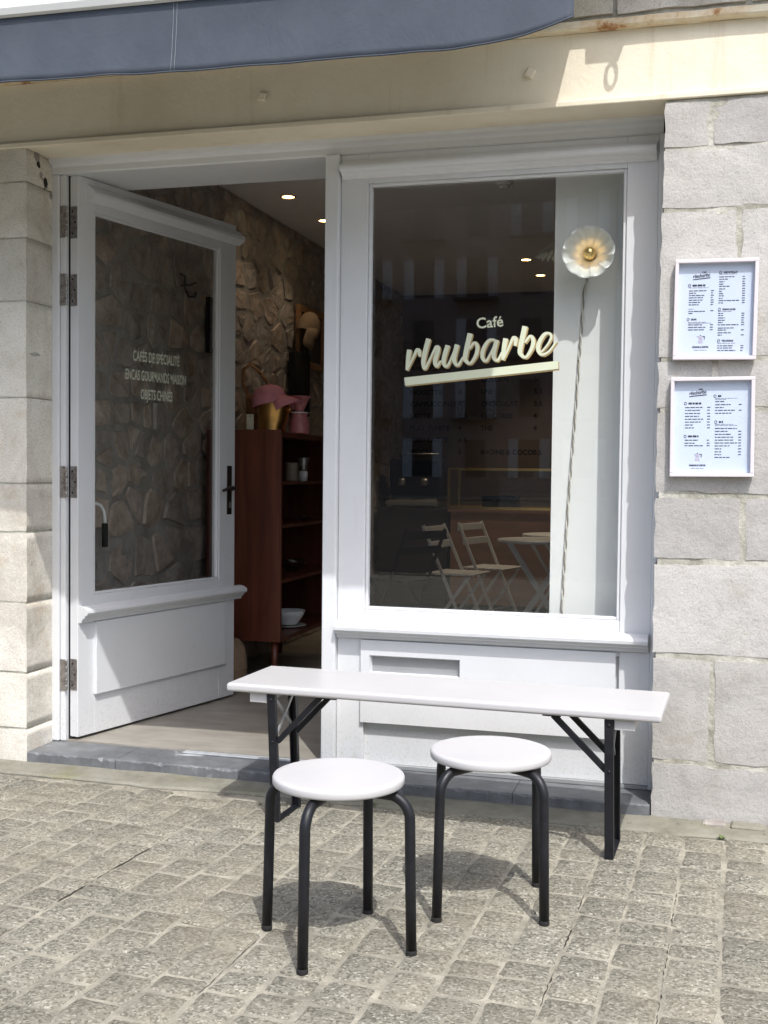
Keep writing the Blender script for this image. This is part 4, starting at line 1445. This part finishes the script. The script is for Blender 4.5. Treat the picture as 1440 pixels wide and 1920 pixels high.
for x in (CX0 + .04, CX1 - .05):
    for y in (CY0 + .05, CY1 - .06):
        bm = NB()
        lathe(bm, [(.014, FL), (.022, CZ0)], (x, y, 0), 12)
        Cb('leg', bm, M['mahogany'])

ZT = CZ1 - .0118
def top_thing(name, label, cat, x, y, z=ZT, group=None): return thing(name, label, cat, (x, y, z), 0, group)
# gold head
hd = top_thing('mannequin', 'gold mannequin head wearing the pink cap on the cabinet', 'mannequin head', -2.36, 1.70)
prof = [(.080, 0), (.080, .012), (.078, .04), (.077, .07), (.079, .10), (.084, .13), (.086, .165), (.084, .20), (.072, .232), (.045, .256), (.012, .266)]
bm = lathe(NB(), prof, (-2.36, 1.70, ZT), 28)
for v in bm.verts:                                  # chin and brow: push the face side (+x) forward a little
    if v.co.x > -2.36 and ZT + .07 < v.co.z < ZT + .2:
        v.co.x += .020 * (v.co.x + 2.36) / .086
obj('head', bm, M['gold_metal'], hd, smooth=True)
# nose so it reads as a head
bm = NB()
tube(bm, [(-2.262, 1.69, ZT + .158), (-2.246, 1.688, ZT + .132), (-2.258, 1.688, ZT + .122)], [.006, .011, .008], 8)
obj('nose', bm, M['gold_metal'], hd)
# pink cap
cp = top_thing('baseball_cap', 'pink baseball cap on the gold head', 'cap', -2.36, 1.70, ZT + .17)
bm = NB()
prof = [(.098, 0.0), (.100, .018), (.097, .048), (.086, .078), (.062, .100), (.030, .112), (.006, .115)]
TILT = Matrix.Rotation(R(-13), 4, 'Y')
lathe(bm, prof, (-2.37, 1.70, ZT + .160), 28, cap=False, M=TILT)
obj('crown', bm, M['pink_cloth'], cp, smooth=True)
bm = NB()
rows_ = []
for i in range(9):
    a = R(-56 + 112 * i / 8) - R(4)
    c, s = math.cos(a), math.sin(a)
    ln = .085 * math.cos((i - 4) / 4 * 1.25) + .012
    rows_.append([bm.verts.new(Vector((-2.37, 1.70, ZT + .160)) + TILT @ Vector((c * (.0955 + ln * t), s * (.0955 + ln * t * .8), .034 - .040 * t - .016 * t * t - .030 * ((i - 4) / 4) ** 2))) for t in (0, .35, .7, 1)])
for a, b in zip(rows_, rows_[1:]):
    for j in range(3):
        f = bm.faces.new((a[j], a[j + 1], b[j + 1], b[j])); f.smooth = True
pk = obj('peak', bm, M['pink_cloth'], cp)
sm = pk.modifiers.new('thick', 'SOLIDIFY'); sm.thickness = .004
bm = lathe(NB(), [(.006, 0), (.005, .004), (.001, .006)], (-2.372, 1.675, ZT + .2735), 10)
obj('button', bm, M['pink_cloth'], cp)
# wicker basket behind
bk = top_thing('basket', 'woven rattan basket with a tall hoop handle behind the pink cap', 'basket', -2.50, 1.98)
bm = lathe(NB(), [(.090, 0), (.110, .04), (.122, .14), (.126, .235), (.118, .235), (.112, .14), (.10, .05), (.08, .02)], (-2.50, 1.98, ZT), 28)
obj('body', bm, M['rattan'], bk, smooth=True)
bm = NB()
tube(bm, [(-2.615, 1.98, ZT + .22), (-2.64, 1.95, ZT + .30), (-2.635, 1.94, ZT + .385), (-2.59, 1.94, ZT + .415), (-2.53, 1.96, ZT + .36), (-2.47, 1.985, ZT + .27), (-2.44, 2.0, ZT + .22)], .011, 10)
obj('handle', bm, M['rattan'], bk)
# cardboard tag standing at the front
tg = top_thing('price_tag', 'small cream swing tag standing at the front of the cabinet top', 'tag', -2.42, 1.53)
bm = bx(-2.443, -2.402, 1.528, 1.531, ZT + .001, ZT + .098, .001)
obj('card', bm, M['cream_card'], tg)
bm = NB(); tube(bm, [(-2.4225 + .004 * math.cos(a), 1.5265, ZT + .087 + .004 * math.sin(a)) for a in [2 * math.pi * q / 10 for q in range(10)]], .0012, 5, closed=True)
obj('eyelet', bm, M['black_gap'], tg)
# pink dripper on its server
sv = top_thing('coffee_server', 'pink glazed coffee server under the dripper on the cabinet', 'coffee server', -2.225, 1.755)
cx, cy = -2.229, 1.80
bm = lathe(NB(), [(.056, 0), (.060, .01), (.058, .05), (.048, .085), (.044, .105), (.050, .112), (.046, .114)], (cx, cy, ZT), 28)
obj('jug', bm, M['pink_glaze'], sv, smooth=True)
dr = top_thing('coffee_dripper', 'pink glazed cone dripper on top of the server', 'coffee dripper', cx, cy, ZT + .115)
bm = lathe(NB(), [(.052, .1155), (.052, .121), (.026, .123), (.026, .137), (.036, .160), (.062, .212), (.065, .214), (.062, .209), (.032, .158), (.01, .14)], (cx, cy, ZT), 28)
obj('cone', bm, M['pink_glaze'], dr, smooth=True)
bm = lathe(NB(), [(.051, .1152), (.0525, .1165), (.0525, .1215), (.051, .1225)], (cx, cy, ZT), 28, cap=False)
obj('collar', bm, M['white_ceramic'], dr, smooth=True)
# on the shelves
def shelf_pot(name, label, cat, prof, x, y, z, mat, group=None):
    t = thing(name, label, cat, (x, y, z), 0, group)
    obj('body', lathe(NB(), prof, (x, y, z), 24), M[mat], t, smooth=True)
    return t
mug = shelf_pot('beaker', 'speckled stoneware beaker on the upper cabinet shelf', 'beaker', [(.040, 0), (.042, .01), (.039, .10), (.041, .108), (.037, .107), (.035, .02)], -2.345, 2.0, 1.1855, 'stoneware')
gr = thing('hand_grinder', 'metal hand coffee grinder on the upper cabinet shelf', 'coffee grinder', (-2.268, 1.98, 1.1855))
obj('body', lathe(NB(), [(.024, 0), (.026, .05), (.026, .058), (.021, .060)], (-2.268, 1.98, 1.1855), 20), M['white_ceramic'], gr, smooth=True)
obj('cup', lathe(NB(), [(.019, .061), (.021, .075), (.034, .135), (.032, .138)], (-2.268, 1.98, 1.1855), 20), M['hinge_steel'], gr, smooth=True)
bw = shelf_pot('bowl', 'white oval bowl on a plate at the bottom of the cabinet', 'bowl', [(.045, 0.0145), (.05, .018), (.085, .065), (.098, .098), (.094, .098), (.080, .066), (.04, .025)], -2.345, 1.96, CZ0 + .0225, 'white_ceramic')
pl = shelf_pot('plate', 'white plate under the bowl at the bottom of the cabinet', 'plate', [(.06, 0), (.065, .003), (.105, .012), (.104, .014), (.06, .006)], -2.345, 1.96, CZ0 + .0225, 'white_ceramic')
gl_ = shelf_pot('glass_dish', 'cut glass dish on the lower cabinet shelf', 'dish', [(.03, 0), (.035, .01), (.085, .055), (.09, .08), (.086, .08), (.07, .05), (.03, .016)], -2.36, 2.05, 0.6405, 'clear_glass')
gc = shelf_pot('glass_saucer', 'small clear glass saucer on the middle cabinet shelf', 'saucer', [(.02, 0), (.022, .012), (.05, .022), (.052, .028), (.045, .026), (.018, .016)], -2.30, 2.10, 0.9455, 'clear_glass')
# pouf behind the door
pf = thing('pouf', 'beige round pouf on the floor behind the door edge', 'pouf', (-2.43, 1.34, FL))
obj('body', lathe(NB(), [(.06, 0), (.10, .01), (.125, .08), (.128, .14), (.115, .23), (.085, .27), (.02, .285)], (-2.475, 1.30, FL), 28), M['tan_cloth'], pf, smooth=True)
obj('piping', tube(NB(), [(-2.475 + .1275 * math.cos(a), 1.30 + .1275 * math.sin(a), FL + .12) for a in [2 * math.pi * q / 28 for q in range(28)]], .004, 6, closed=True), M['tan_cloth'], pf)

# ------------------------------------------------------------------ on the rubble wall
XF = XW + .036
pic = thing('picture_frame', 'brown wooden frame hanging behind the tan cap', 'picture', (XF, 3.25, 2.15))
def frame_on_wall(t, y0, y1, z0, z1, w, mat, inner, imat):
    for b in ((y0, y1, z1 - w, z1), (y0, y1, z0, z0 + w), (y0, y0 + w, z0 + w + .0005, z1 - w - .0005), (y1 - w, y1, z0 + w + .0005, z1 - w - .0005)):
        obj('frame_side', bx(XF - .02, XF + .012, b[0], b[1], b[2], b[3], .003), mat, t)
    obj('picture_sheet', bx(XF - .018, XF - .004, y0 + w * .8, y1 - w * .8, z0 + w * .8, z1 - w * .8), imat, t)
frame_on_wall(pic, 3.02, 3.56, 1.965, 2.385, .045, M['rattan'], None, M['dark_wall'])
cap2 = thing('cap', 'tan cloth cap hanging from a hook over the brown frame', 'cap', (XF + .06, 3.05, 2.2))
CT = Matrix.Translation((XF + .075, 3.03, 2.20)) @ Matrix.Rotation(R(-62), 4, 'Y') @ Matrix.Rotation(R(14), 4, 'X')
bm = NB()
lathe(bm, [(.100, -.085), (.106, -.05), (.102, .0), (.085, .045), (.05, .075), (.005, .086)], n=26, cap=False, M=Matrix.Identity(4))
for v in bm.verts:
    v.co.x *= .72
bmesh.ops.transform(bm, matrix=Matrix.Translation((XF + .07, 3.06, 2.245)) @ Matrix.Rotation(R(-24), 4, 'X') @ Matrix.Rotation(R(8), 4, 'Y'), verts=bm.verts[:])
obj('crown', bm, M['tan_cloth'], cap2, smooth=True)
bm = NB()
rows_ = []
for i in range(9):
    a = -1 + 2 * i / 8
    rows_.append([bm.verts.new((XF + .115 + .03 * (1 - a * a) - .015 * t, 2.985 + a * .100 * (1 - .18 * t * t) - .075 * t, 2.205 - (.150 * t) * (1 - .25 * a * a))) for t in (0, .4, .75, 1)])
for a, b in zip(rows_, rows_[1:]):
    for j in range(3):
        f = bm.faces.new((a[j], a[j + 1], b[j + 1], b[j])); f.smooth = True
pk = obj('peak', bm, M['tan_cloth'], cap2)
sm = pk.modifiers.new('thick', 'SOLIDIFY'); sm.thickness = .005
bag = thing('tote_bag', 'black cloth bag hanging on the wall below the tan cap', 'bag', (XF + .05, 3.05, 1.75))
bm = box(NB(), XF - .01, XF + .045, 2.86, 3.16, 1.62, 2.05, .012, 2)
obj('body', bm, M['black_gap'], bag)
bm = tube(NB(), [(XF + .04, 2.95, 1.97), (XF + .04, 3.0, 2.12), (XF + .04, 3.08, 2.12), (XF + .04, 3.13, 1.97)], .008, 8)
obj('strap', bm, M['black_gap'], bag)
bf = thing('picture_frame', 'black framed print on the stone wall, seen through the door pane', 'picture', (XF, 1.64, 2.07))
frame_on_wall(bf, 1.55, 1.80, 1.905, 2.215, .03, M['black_gap'], None, M['cream_card'])
bm = NB()
for q in range(5):
    box(bm, XF - .0038, XF - .003, 1.625 + .012 * (q % 2), 1.70, 1.97 + q * .04, 1.985 + q * .04)
obj('printed_text', bm, M['print_ink'], bf)
hk = thing('coat_hook', 'dark iron coat hook on the stone wall, seen through the door pane', 'coat hook', (XF, 1.22, 2.2))
bm = NB()
tube(bm, [(XF - .01, 1.20, 2.285), (XF + .02, 1.205, 2.27), (XF + .012, 1.21, 2.22), (XF + .03, 1.225, 2.165), (XF + .06, 1.235, 2.165), (XF + .066, 1.24, 2.19)], .006, 8)
tube(bm, [(XF - .01, 1.215, 2.225), (XF + .03, 1.26, 2.235), (XF + .05, 1.28, 2.25)], .005, 8)
obj('hook', bm, M['iron_rail'], hk)
ck = thing('crank_handle', 'white bent crank rod with black grip hanging on the stone wall', 'crank handle', (XF, .35, 1.0))
bm = NB()
tube(bm, [(XF, .265, 1.082), (XF + .012, .292, 1.088), (XF + .02, .320, 1.078), (XF + .024, .342, 1.050), (XF + .025, .350, 1.01), (XF + .025, .350, .99)], .0075, 10)
obj('rod', bm, M['aluminium_white'], ck)
obj('grip', lathe(NB(), [(.0125, .885), (.014, .89), (.014, .99), (.0115, .995)], (XF + .025, .350, 0), 14), M['black_gap'], ck)
obj('bracket', bx(XW, XF + .006, .255, .275, 1.07, 1.095), M['iron_rail'], ck)

# ------------------------------------------------------------------ wall lamp on the return wall
lx, lz = -0.437, 2.094
lamp = thing('wall_lamp', 'lit wall lamp with a pearly petal glass shade and gold tipped bulb', 'wall lamp', (lx, 0.17, lz))
bm = NB()
nseg, nr = 120, 10
G = []
for i in range(nseg):
    a = 2 * math.pi * i / nseg
    lobe = abs(math.cos(a * 5))            # ten petals, creased between
    row = []
    for j in range(nr + 1):
        t = j / nr
        r_ = 0.020 + (0.099 - 0.020) * t
        r_ *= 1 - 0.045 * (1 - lobe ** 0.6) * t
        y = 0.128 - 0.080 * t ** 0.85 + 0.012 * (1 - lobe ** .7) * t * -1
        row.append(bm.verts.new((lx + r_ * math.cos(a + .15), y, lz + r_ * math.sin(a + .15))))
    G.append(row)
for i in range(nseg):
    for j in range(nr):
        f = bm.faces.new((G[i][j], G[(i + 1) % nseg][j], G[(i + 1) % nseg][j + 1], G[i][j + 1])); f.smooth = True
rim = [v.co.copy() for v in [g[-1] for g in G]]
sh = obj('lamp_shade', bm, M['pearl_glass'], lamp)
sm = sh.modifiers.new('thick', 'SOLIDIFY'); sm.thickness = .0012
obj('shade_rim', tube(NB(), rim, .0016, 6, closed=True), M['white_ceramic'], sh)
Ry = Matrix.Rotation(math.pi / 2, 4, 'X')
obj('lamp_holder', lathe(NB(), [(.024, 0), (.024, .03), (.019, .045), (.019, .070)], (lx, 0.169, lz), 24, M=Ry), M['brass'], lamp)
bulb = NB()
bmesh.ops.create_uvsphere(bulb, u_segments=28, v_segments=18, radius=.0235, matrix=Matrix.Translation((lx + .001, 0.076, lz)))
bl = obj('bulb', bulb, M['bulb_glow'], lamp, smooth=True)
tip = NB()
bmesh.ops.create_uvsphere(tip, u_segments=28, v_segments=18, radius=.0245, matrix=Matrix.Translation((lx + .001, 0.074, lz)))
bmesh.ops.delete(tip, geom=[v for v in tip.verts if v.co.y > 0.0755], context='VERTS')
obj('bulb_tip', tip, M['brass'], bl, smooth=True)
ld = bpy.data.lights.new('wall_lamp_light', 'POINT'); ld.energy = 0.22; ld.color = (1, .68, .34); ld.shadow_soft_size = .02
lo = bpy.data.objects.new('wall_lamp_light', ld); COL.objects.link(lo); lo.parent = lamp; lo.location = (0, 0.112 - .17, 0)
cordpts = catmull([(-.447, .163, 2.08), (-.455, .163, 2.0), (-.465, .163, 1.938), (-.470, .1635, 1.82), (-.478, .164, 1.686), (-.484, .164, 1.56), (-.492, .164, 1.433), (-.507, .164, 1.20), (-.517, .164, 1.008), (-.526, .164, .80), (-.531, .164, .66), (-.534, .164, .30), (-.535, .164, .08)], 8)
c1, c2 = NB(), NB()
dense = []
for a, b in zip(cordpts, cordpts[1:]):
    L = (Vector(b) - Vector(a)).length
    m_ = max(1, int(L / .004))
    for q in range(m_):
        dense.append(Vector(a).lerp(Vector(b), q / m_))
for bmx, ph in ((c1, 0), (c2, math.pi)):
    tube(bmx, [p + Vector((.0030 * math.cos(i * .30 + ph), .0030 * math.sin(i * .30 + ph), 0)) for i, p in enumerate(dense)], .0030, 6)
cd = obj('cord', c1, M['cord_cloth'], lamp)
obj('cord_strand', c2, M['cord_dark'], cd)

# ------------------------------------------------------------------ ceiling lights
def downlight(x, y, z, label, power, size=.038):
    t = thing('downlight', label, 'ceiling light', (x, y, z), 0, 'small recessed ceiling lights')
    obj('trim_ring', lathe(NB(), [(size, -.001), (size + .012, -.001), (size + .011, -.005), (size, -.006)], (x, y, z), 24, cap=False), M['brass'], t, smooth=True)
    obj('diffuser', lathe(NB(), [(size - .0005, -.0025), (size * .5, -.0024), (.001, -.0023)], (x, y, z), 24, cap=False), M['lamp_glow'], t)
    sd_ = bpy.data.lights.new('downlight_beam', 'SPOT'); sd_.energy = power; sd_.color = (1, .80, .56); sd_.spot_size = R(95); sd_.spot_blend = .8; sd_.shadow_soft_size = .03
    so = bpy.data.objects.new('downlight_beam', sd_); COL.objects.link(so); so.parent = t; so.location = (0, 0, -.02)
ZC = 2.885
downlight(-2.420, 2.10, ZC, 'lit recessed ceiling light seen whole above the open door', 3)
downlight(-2.415, 2.77, ZC, 'lit recessed ceiling light half hidden by the white post', 3)
downlight(-1.338, 4.42, ZC, 'lit ceiling light seen through the pane beside the scalloped shade', 18)
downlight(-1.325, 5.14, ZC, 'lit ceiling light farthest back, above the glow on the wall', 22)
det = thing('smoke_detector', 'small pale detector on the ceiling near the top of the pane', 'detector', (-1.11, 2.05, ZC))
obj('base', lathe(NB(), [(.045, -.001), (.045, -.018), (.038, -.022)], (-1.11, 2.05, ZC), 20), M['ceiling_paint'], det)
obj('sensor', lathe(NB(), [(.030, -.0225), (.028, -.036), (.01, -.039)], (-1.11, 2.05, ZC), 20), M['ceiling_paint'], det)
# scalloped paper shade behind the return wall
ss = thing('scalloped_shade', 'cream pleated shade peeping out behind the white wall return', 'lamp shade', (-0.62, 1.0, 2.28))
bm = NB()
n = 48
ra, rb = [], []
for i in range(n):
    a = 2 * math.pi * i / n
    w = 1 if i % 2 else .93
    ra.append(bm.verts.new((-0.655 + .03 * math.cos(a), 1.0 + .03 * math.sin(a), 2.318)))
    rb.append(bm.verts.new((-0.655 + .125 * w * math.cos(a), 1.0 + .125 * w * math.sin(a), 2.268 - (.016 if i % 2 else 0))))
for i in range(n):
    bm.faces.new((ra[i], ra[(i + 1) % n], rb[(i + 1) % n], rb[i]))
obj('shade', bm, M['cream_card'], ss)
obj('hanging_cord', tube(NB(), [(-.655, 1.0, 2.32), (-.655, 1.0, ZC)], .003, 6), M['black_gap'], ss)

# ------------------------------------------------------------------ counter, display case, board on the back wall
ct = thing('counter', 'brown wood counter at the back of the room', 'counter', (-1.2, 5.3, FL))
obj('body', bx(-2.03, 0.6, 5.0, 5.5, FL + .08, 0.915), M['counter_wood'], ct)
obj('top', bx(-2.05, 0.62, 4.98, 5.52, 0.9155, 0.938), M['counter_wood'], ct)
obj('plinth', bx(-1.98, 0.58, 5.04, 5.46, FL, FL + .0795), M['black_gap'], ct)
dc = thing('display_case', 'glass display case with brass edges on the counter', 'display case', (-1.2, 5.2, 0.938))
x0, x1, y0, y1, z0, z1 = -2.045, -0.30, 5.0, 5.42, 0.9385, 1.262
bm = NB()
e = .0105
for a, b in ((y0, z0), (y0, z1), (y1, z0), (y1, z1)):
    box(bm, x0, x1, a - e, a + e, b, b + 2 * e)
for x in (x0, x1):
    for y in (y0, y1):
        box(bm, x - e, x + e, y - e * .9, y + e * .9, z0 + 2 * e, z1)
    for z in (z0, z1):
        box(bm, x - e * .9, x + e * .9, y0 + e, y1 - e, z + .001, z + 2 * e - .001)
obj('brass_edges', bm, M['brass'], dc)
obj('glass_front', bx(x0 + e, x1 - e, y0 - .002, y0 + .002, z0 + 2 * e, z1), M['display_glass'], dc)
obj('glass_top', bx(x0 + e, x1 - e, y0 + e, y1 - e, z1 + .004, z1 + .008), M['display_glass'], dc)
obj('glass_end', bx(x0 - .002, x0 + .002, y0 + e, y1 - e, z0 + 2 * e, z1), M['display_glass'], dc)
obj('inner_block', bx(-1.78, -1.50, 5.08, 5.34, 0.9525, 1.05), M['black_gap'], dc)
mb = thing('menu_lettering', 'large painted drinks list lettering on the back wall', 'lettering', (-2.0, 5.998, 1.4))
L1 = [('AMERICANO', '3.6'), ('ALLONGÉ', '2.5'), ('NOISETTE', '3'), ('CAPPUCCINO', '4'), ('LATTE', '4.5'), ('FLAT WHITE', '4'), ('ICED LATTE', '4.5'), ('MOCHA', '5')]
L2 = [('', ''), ('GOLDEN', '5'), ('UBE', '5.5'), ('CHOCOLAT', '3.5'), ('CHICOREE', '4'), ('THE', '4'), ('', ''), ('AVOINE & COCO', '0.5')]
bm = NB()
def row_z(i): return 2.185 - i * .1105
for i, (a, b) in enumerate(L1):
    add_text(bm, a, .062, upright(-2.645, 5.9985, row_z(i)), bold=.0016, sx=1.1)
    add_text(bm, b, .062, upright(-2.185, 5.9985, row_z(i)), bold=.0016, sx=1.1)
for i, (a, b) in enumerate(L2):
    if a:
        add_text(bm, a, .062, upright(-1.975, 5.9985, row_z(i)), bold=.0016, sx=1.0)
        add_text(bm, b, .062, upright(-1.490, 5.9985, row_z(i)), bold=.0016, sx=1.1)
obj('letters', bm, M['menu_ink'], mb)['kind'] = 'stuff'
cm = thing('coffee_machine', 'dark coffee machine with steel front standing beside the display case', 'coffee machine', (-2.38, 5.3, .93))
obj('body', bx(-2.60, -2.16, 5.12, 5.46, 1.02, 1.36, .02), M['black_metal'], cm)
obj('drip_tray', bx(-2.60, -2.16, 5.02, 5.119, .96, 1.0, .004), M['grey_metal'], cm)
obj('base', bx(-2.58, -2.18, 5.12, 5.44, .938, 1.018, .006), M['grey_metal'], cm)
for x in (-2.48, -2.28):
    obj('group_head', lathe(NB(), [(.03, 0), (.034, .04), (.026, .06)], (x, 5.085, 1.13), 16), M['hinge_steel'], cm)
obj('cup_rail', tube(NB(), [(-2.59, 5.14, 1.40), (-2.17, 5.14, 1.40)], .006, 8), M['hinge_steel'], cm)
sc_ = thing('side_counter', 'dark counter under the coffee machine against the stone wall', 'counter', (-2.38, 5.3, FL))
obj('body', bx(-2.665, -2.06, 5.02, 5.5, FL, .914), M['dark_wall'], sc_)
obj('top', bx(-2.668, -2.055, 5.0, 5.52, .9145, .937), M['dark_wall'], sc_)

# ------------------------------------------------------------------ bistro chairs and tables
def make_chair(mat):
    t = thing('folding_chair', '', 'chair')
    def K(name, bm): return obj(name, bm, M[mat], t, local=True)
    # faces +x: seat 0.40 wide in y, back at -x
    for s in (-1, 1):
        y = s * .19
        K('back_leg', bar(NB(), (.17, y, 0), (-.19, y, .80), .010, .022, Vector((0, 1, 0))))
        K('front_leg', bar(NB(), (-.17, y * .88, 0), (.16, y * .88, .45), .010, .022, Vector((0, 1, 0))))
    for i in range(6):
        x = -.14 + i * .062
        K('seat_slat', box(NB(), x - .024, x + .024, -.185, .185, .452, .464, .002))
    for z in (.66, .765):
        x = -.19 + (.80 - z) * .45
        K('back_slat', box(NB(), x - .016, x - .004, -.205, .205, z - .026, z + .026, .003))
    K('stretcher', tube(NB(), [(.10, -.19, .155), (.10, .19, .155)], .006, 8))
    K('stretcher', tube(NB(), [(-.10, -.168, .095), (-.10, .168, .095)], .006, 8))
    return t
c1_ = make_chair('bistro_white')
c1_.location = (-1.70, 3.72, FL); c1_.rotation_euler = (0, 0, R(-10))
tag(c1_, 'white folding bistro chair nearest the pane, left of the round table', group='white folding chairs')
c2_ = copy_tree(c1_)
c2_.location = (-1.55, 4.28, FL); c2_.rotation_euler = (0, 0, R(-16))
tag(c2_, 'white folding bistro chair behind the nearer one, backrest higher in view', group='white folding chairs')
c3_ = make_chair('black_gap')
c3_.location = (-1.93, 3.10, FL); c3_.rotation_euler = (0, 0, R(150))
tag(c3_, 'black folding chair in the dark corner left of the white chairs')
def make_table():
    t = thing('bistro_table', '', 'table')
    obj('top', lathe(NB(), [(.30, .70), (.302, .704), (.302, .716), (.298, .72), (.001, .722)], n=40), M['bistro_white'], t, local=True)
    for s in (-1, 1):
        obj('leg', bar(NB(), (-.22, s * .17, 0), (.22, s * .17, .698), .010, .024, Vector((0, 1, 0))), M['bistro_white'], t, local=True)
        obj('leg', bar(NB(), (.22, s * .145, 0), (-.22, s * .145, .698), .010, .024, Vector((0, 1, 0))), M['bistro_white'], t, local=True)
    obj('stretcher', tube(NB(), [(.16, -.145, .09), (.16, .145, .09)], .006, 8), M['bistro_white'], t, local=True)
    obj('stretcher', tube(NB(), [(-.16, -.17, .09), (-.16, .17, .09)], .006, 8), M['bistro_white'], t, local=True)
    return t
t1 = make_table()
t1.location = (-1.085, 3.62, FL); t1.rotation_euler = (0, 0, R(8))
tag(t1, 'round white bistro table nearest the pane, beside the white chairs', group='round bistro tables')
t2 = copy_tree(t1)
t2.location = (-1.02, 4.35, FL); t2.rotation_euler = (0, 0, R(-12))
tag(t2, 'round white bistro table standing behind the nearer one', group='round bistro tables')

# ------------------------------------------------------------------ houses across the square (seen mirrored in the pane)
YO = -57.0
for hi, (x0, x1, ht, fl, mat, lab) in enumerate(((-34, -4.6, 21, 6, 'plaster_far', 'tall brown house across the square with pale shuttered windows'),
                                                 (-4.5, 3.0, 19, 5, 'pale_trim', 'pale house across the square with iron balconies'),
                                                 (3.1, 24, 20, 5, 'plaster_far', 'brown house across the square, right of the pale one'),
                                                 (-54, -34.1, 18, 5, 'pale_trim', 'pale house across the square at the far left'))):
    hs = thing('town_house', lab, 'house', ((x0 + x1) / 2, YO - 5, 0))
    obj('wall', bx(x0, x1, YO - 10, YO, 0, ht), M[mat], hs)
    obj('roof', extrude_x(NB(), [(YO - 10.4, ht + .01), (YO + .5, ht + .01), (YO - 5, ht + 2.6)], x0 - .1, x1 + .05), M['plaster_far'], hs)
    obj('cornice', bx(x0, x1, YO + .001, YO + .4, ht - .5, ht), M['pale_trim'], hs)
    nw = int((x1 - x0) / 2.7)
    win_me = mesh_from(bx(-.55, .55, 0.001, .06, 0, 2.0), 'window'); win_me.materials.append(M['dark_pane'])
    shb = NB()
    for s in (-1, 1):
        box(shb, s * .85 - .27, s * .85 + .27, 0.002, .07, -.05, 2.05)
    sh_me = mesh_from(shb, 'shutters'); sh_me.materials.append(M['pale_trim'])
    rlb = NB()
    box(rlb, -1.2, 1.2, 0.003, .75, -.25, -.12)
    for q in range(13):
        box(rlb, -1.18 + q * .19, -1.15 + q * .19, .70, .73, -.12, .75)
    box(rlb, -1.2, 1.2, .69, .74, .75, .80)
    rl_me = mesh_from(rlb, 'balcony'); rl_me.materials.append(M['iron_rail'])
    for f_ in range(fl):
        for w_ in range(nw):
            x = x0 + (x1 - x0) * (w_ + .5) / nw
            z = 1.0 + f_ * (ht - 1.5) / fl
            w = obj('window', win_me, None, hs); w.matrix_parent_inverse = Matrix.Identity(4)
            w.location = Vector((x, YO, z)) - hs.location
            for me_, nm in ((sh_me, 'shutter'), (rl_me, 'balcony')):
                if nm == 'balcony' and (f_ == 0 or (w_ + f_ + hi) % 2) or nm == 'shutter' and rnd.random() < .45:
                    continue
                c = obj(nm, me_, None, w); c.matrix_parent_inverse = Matrix.Identity(4)
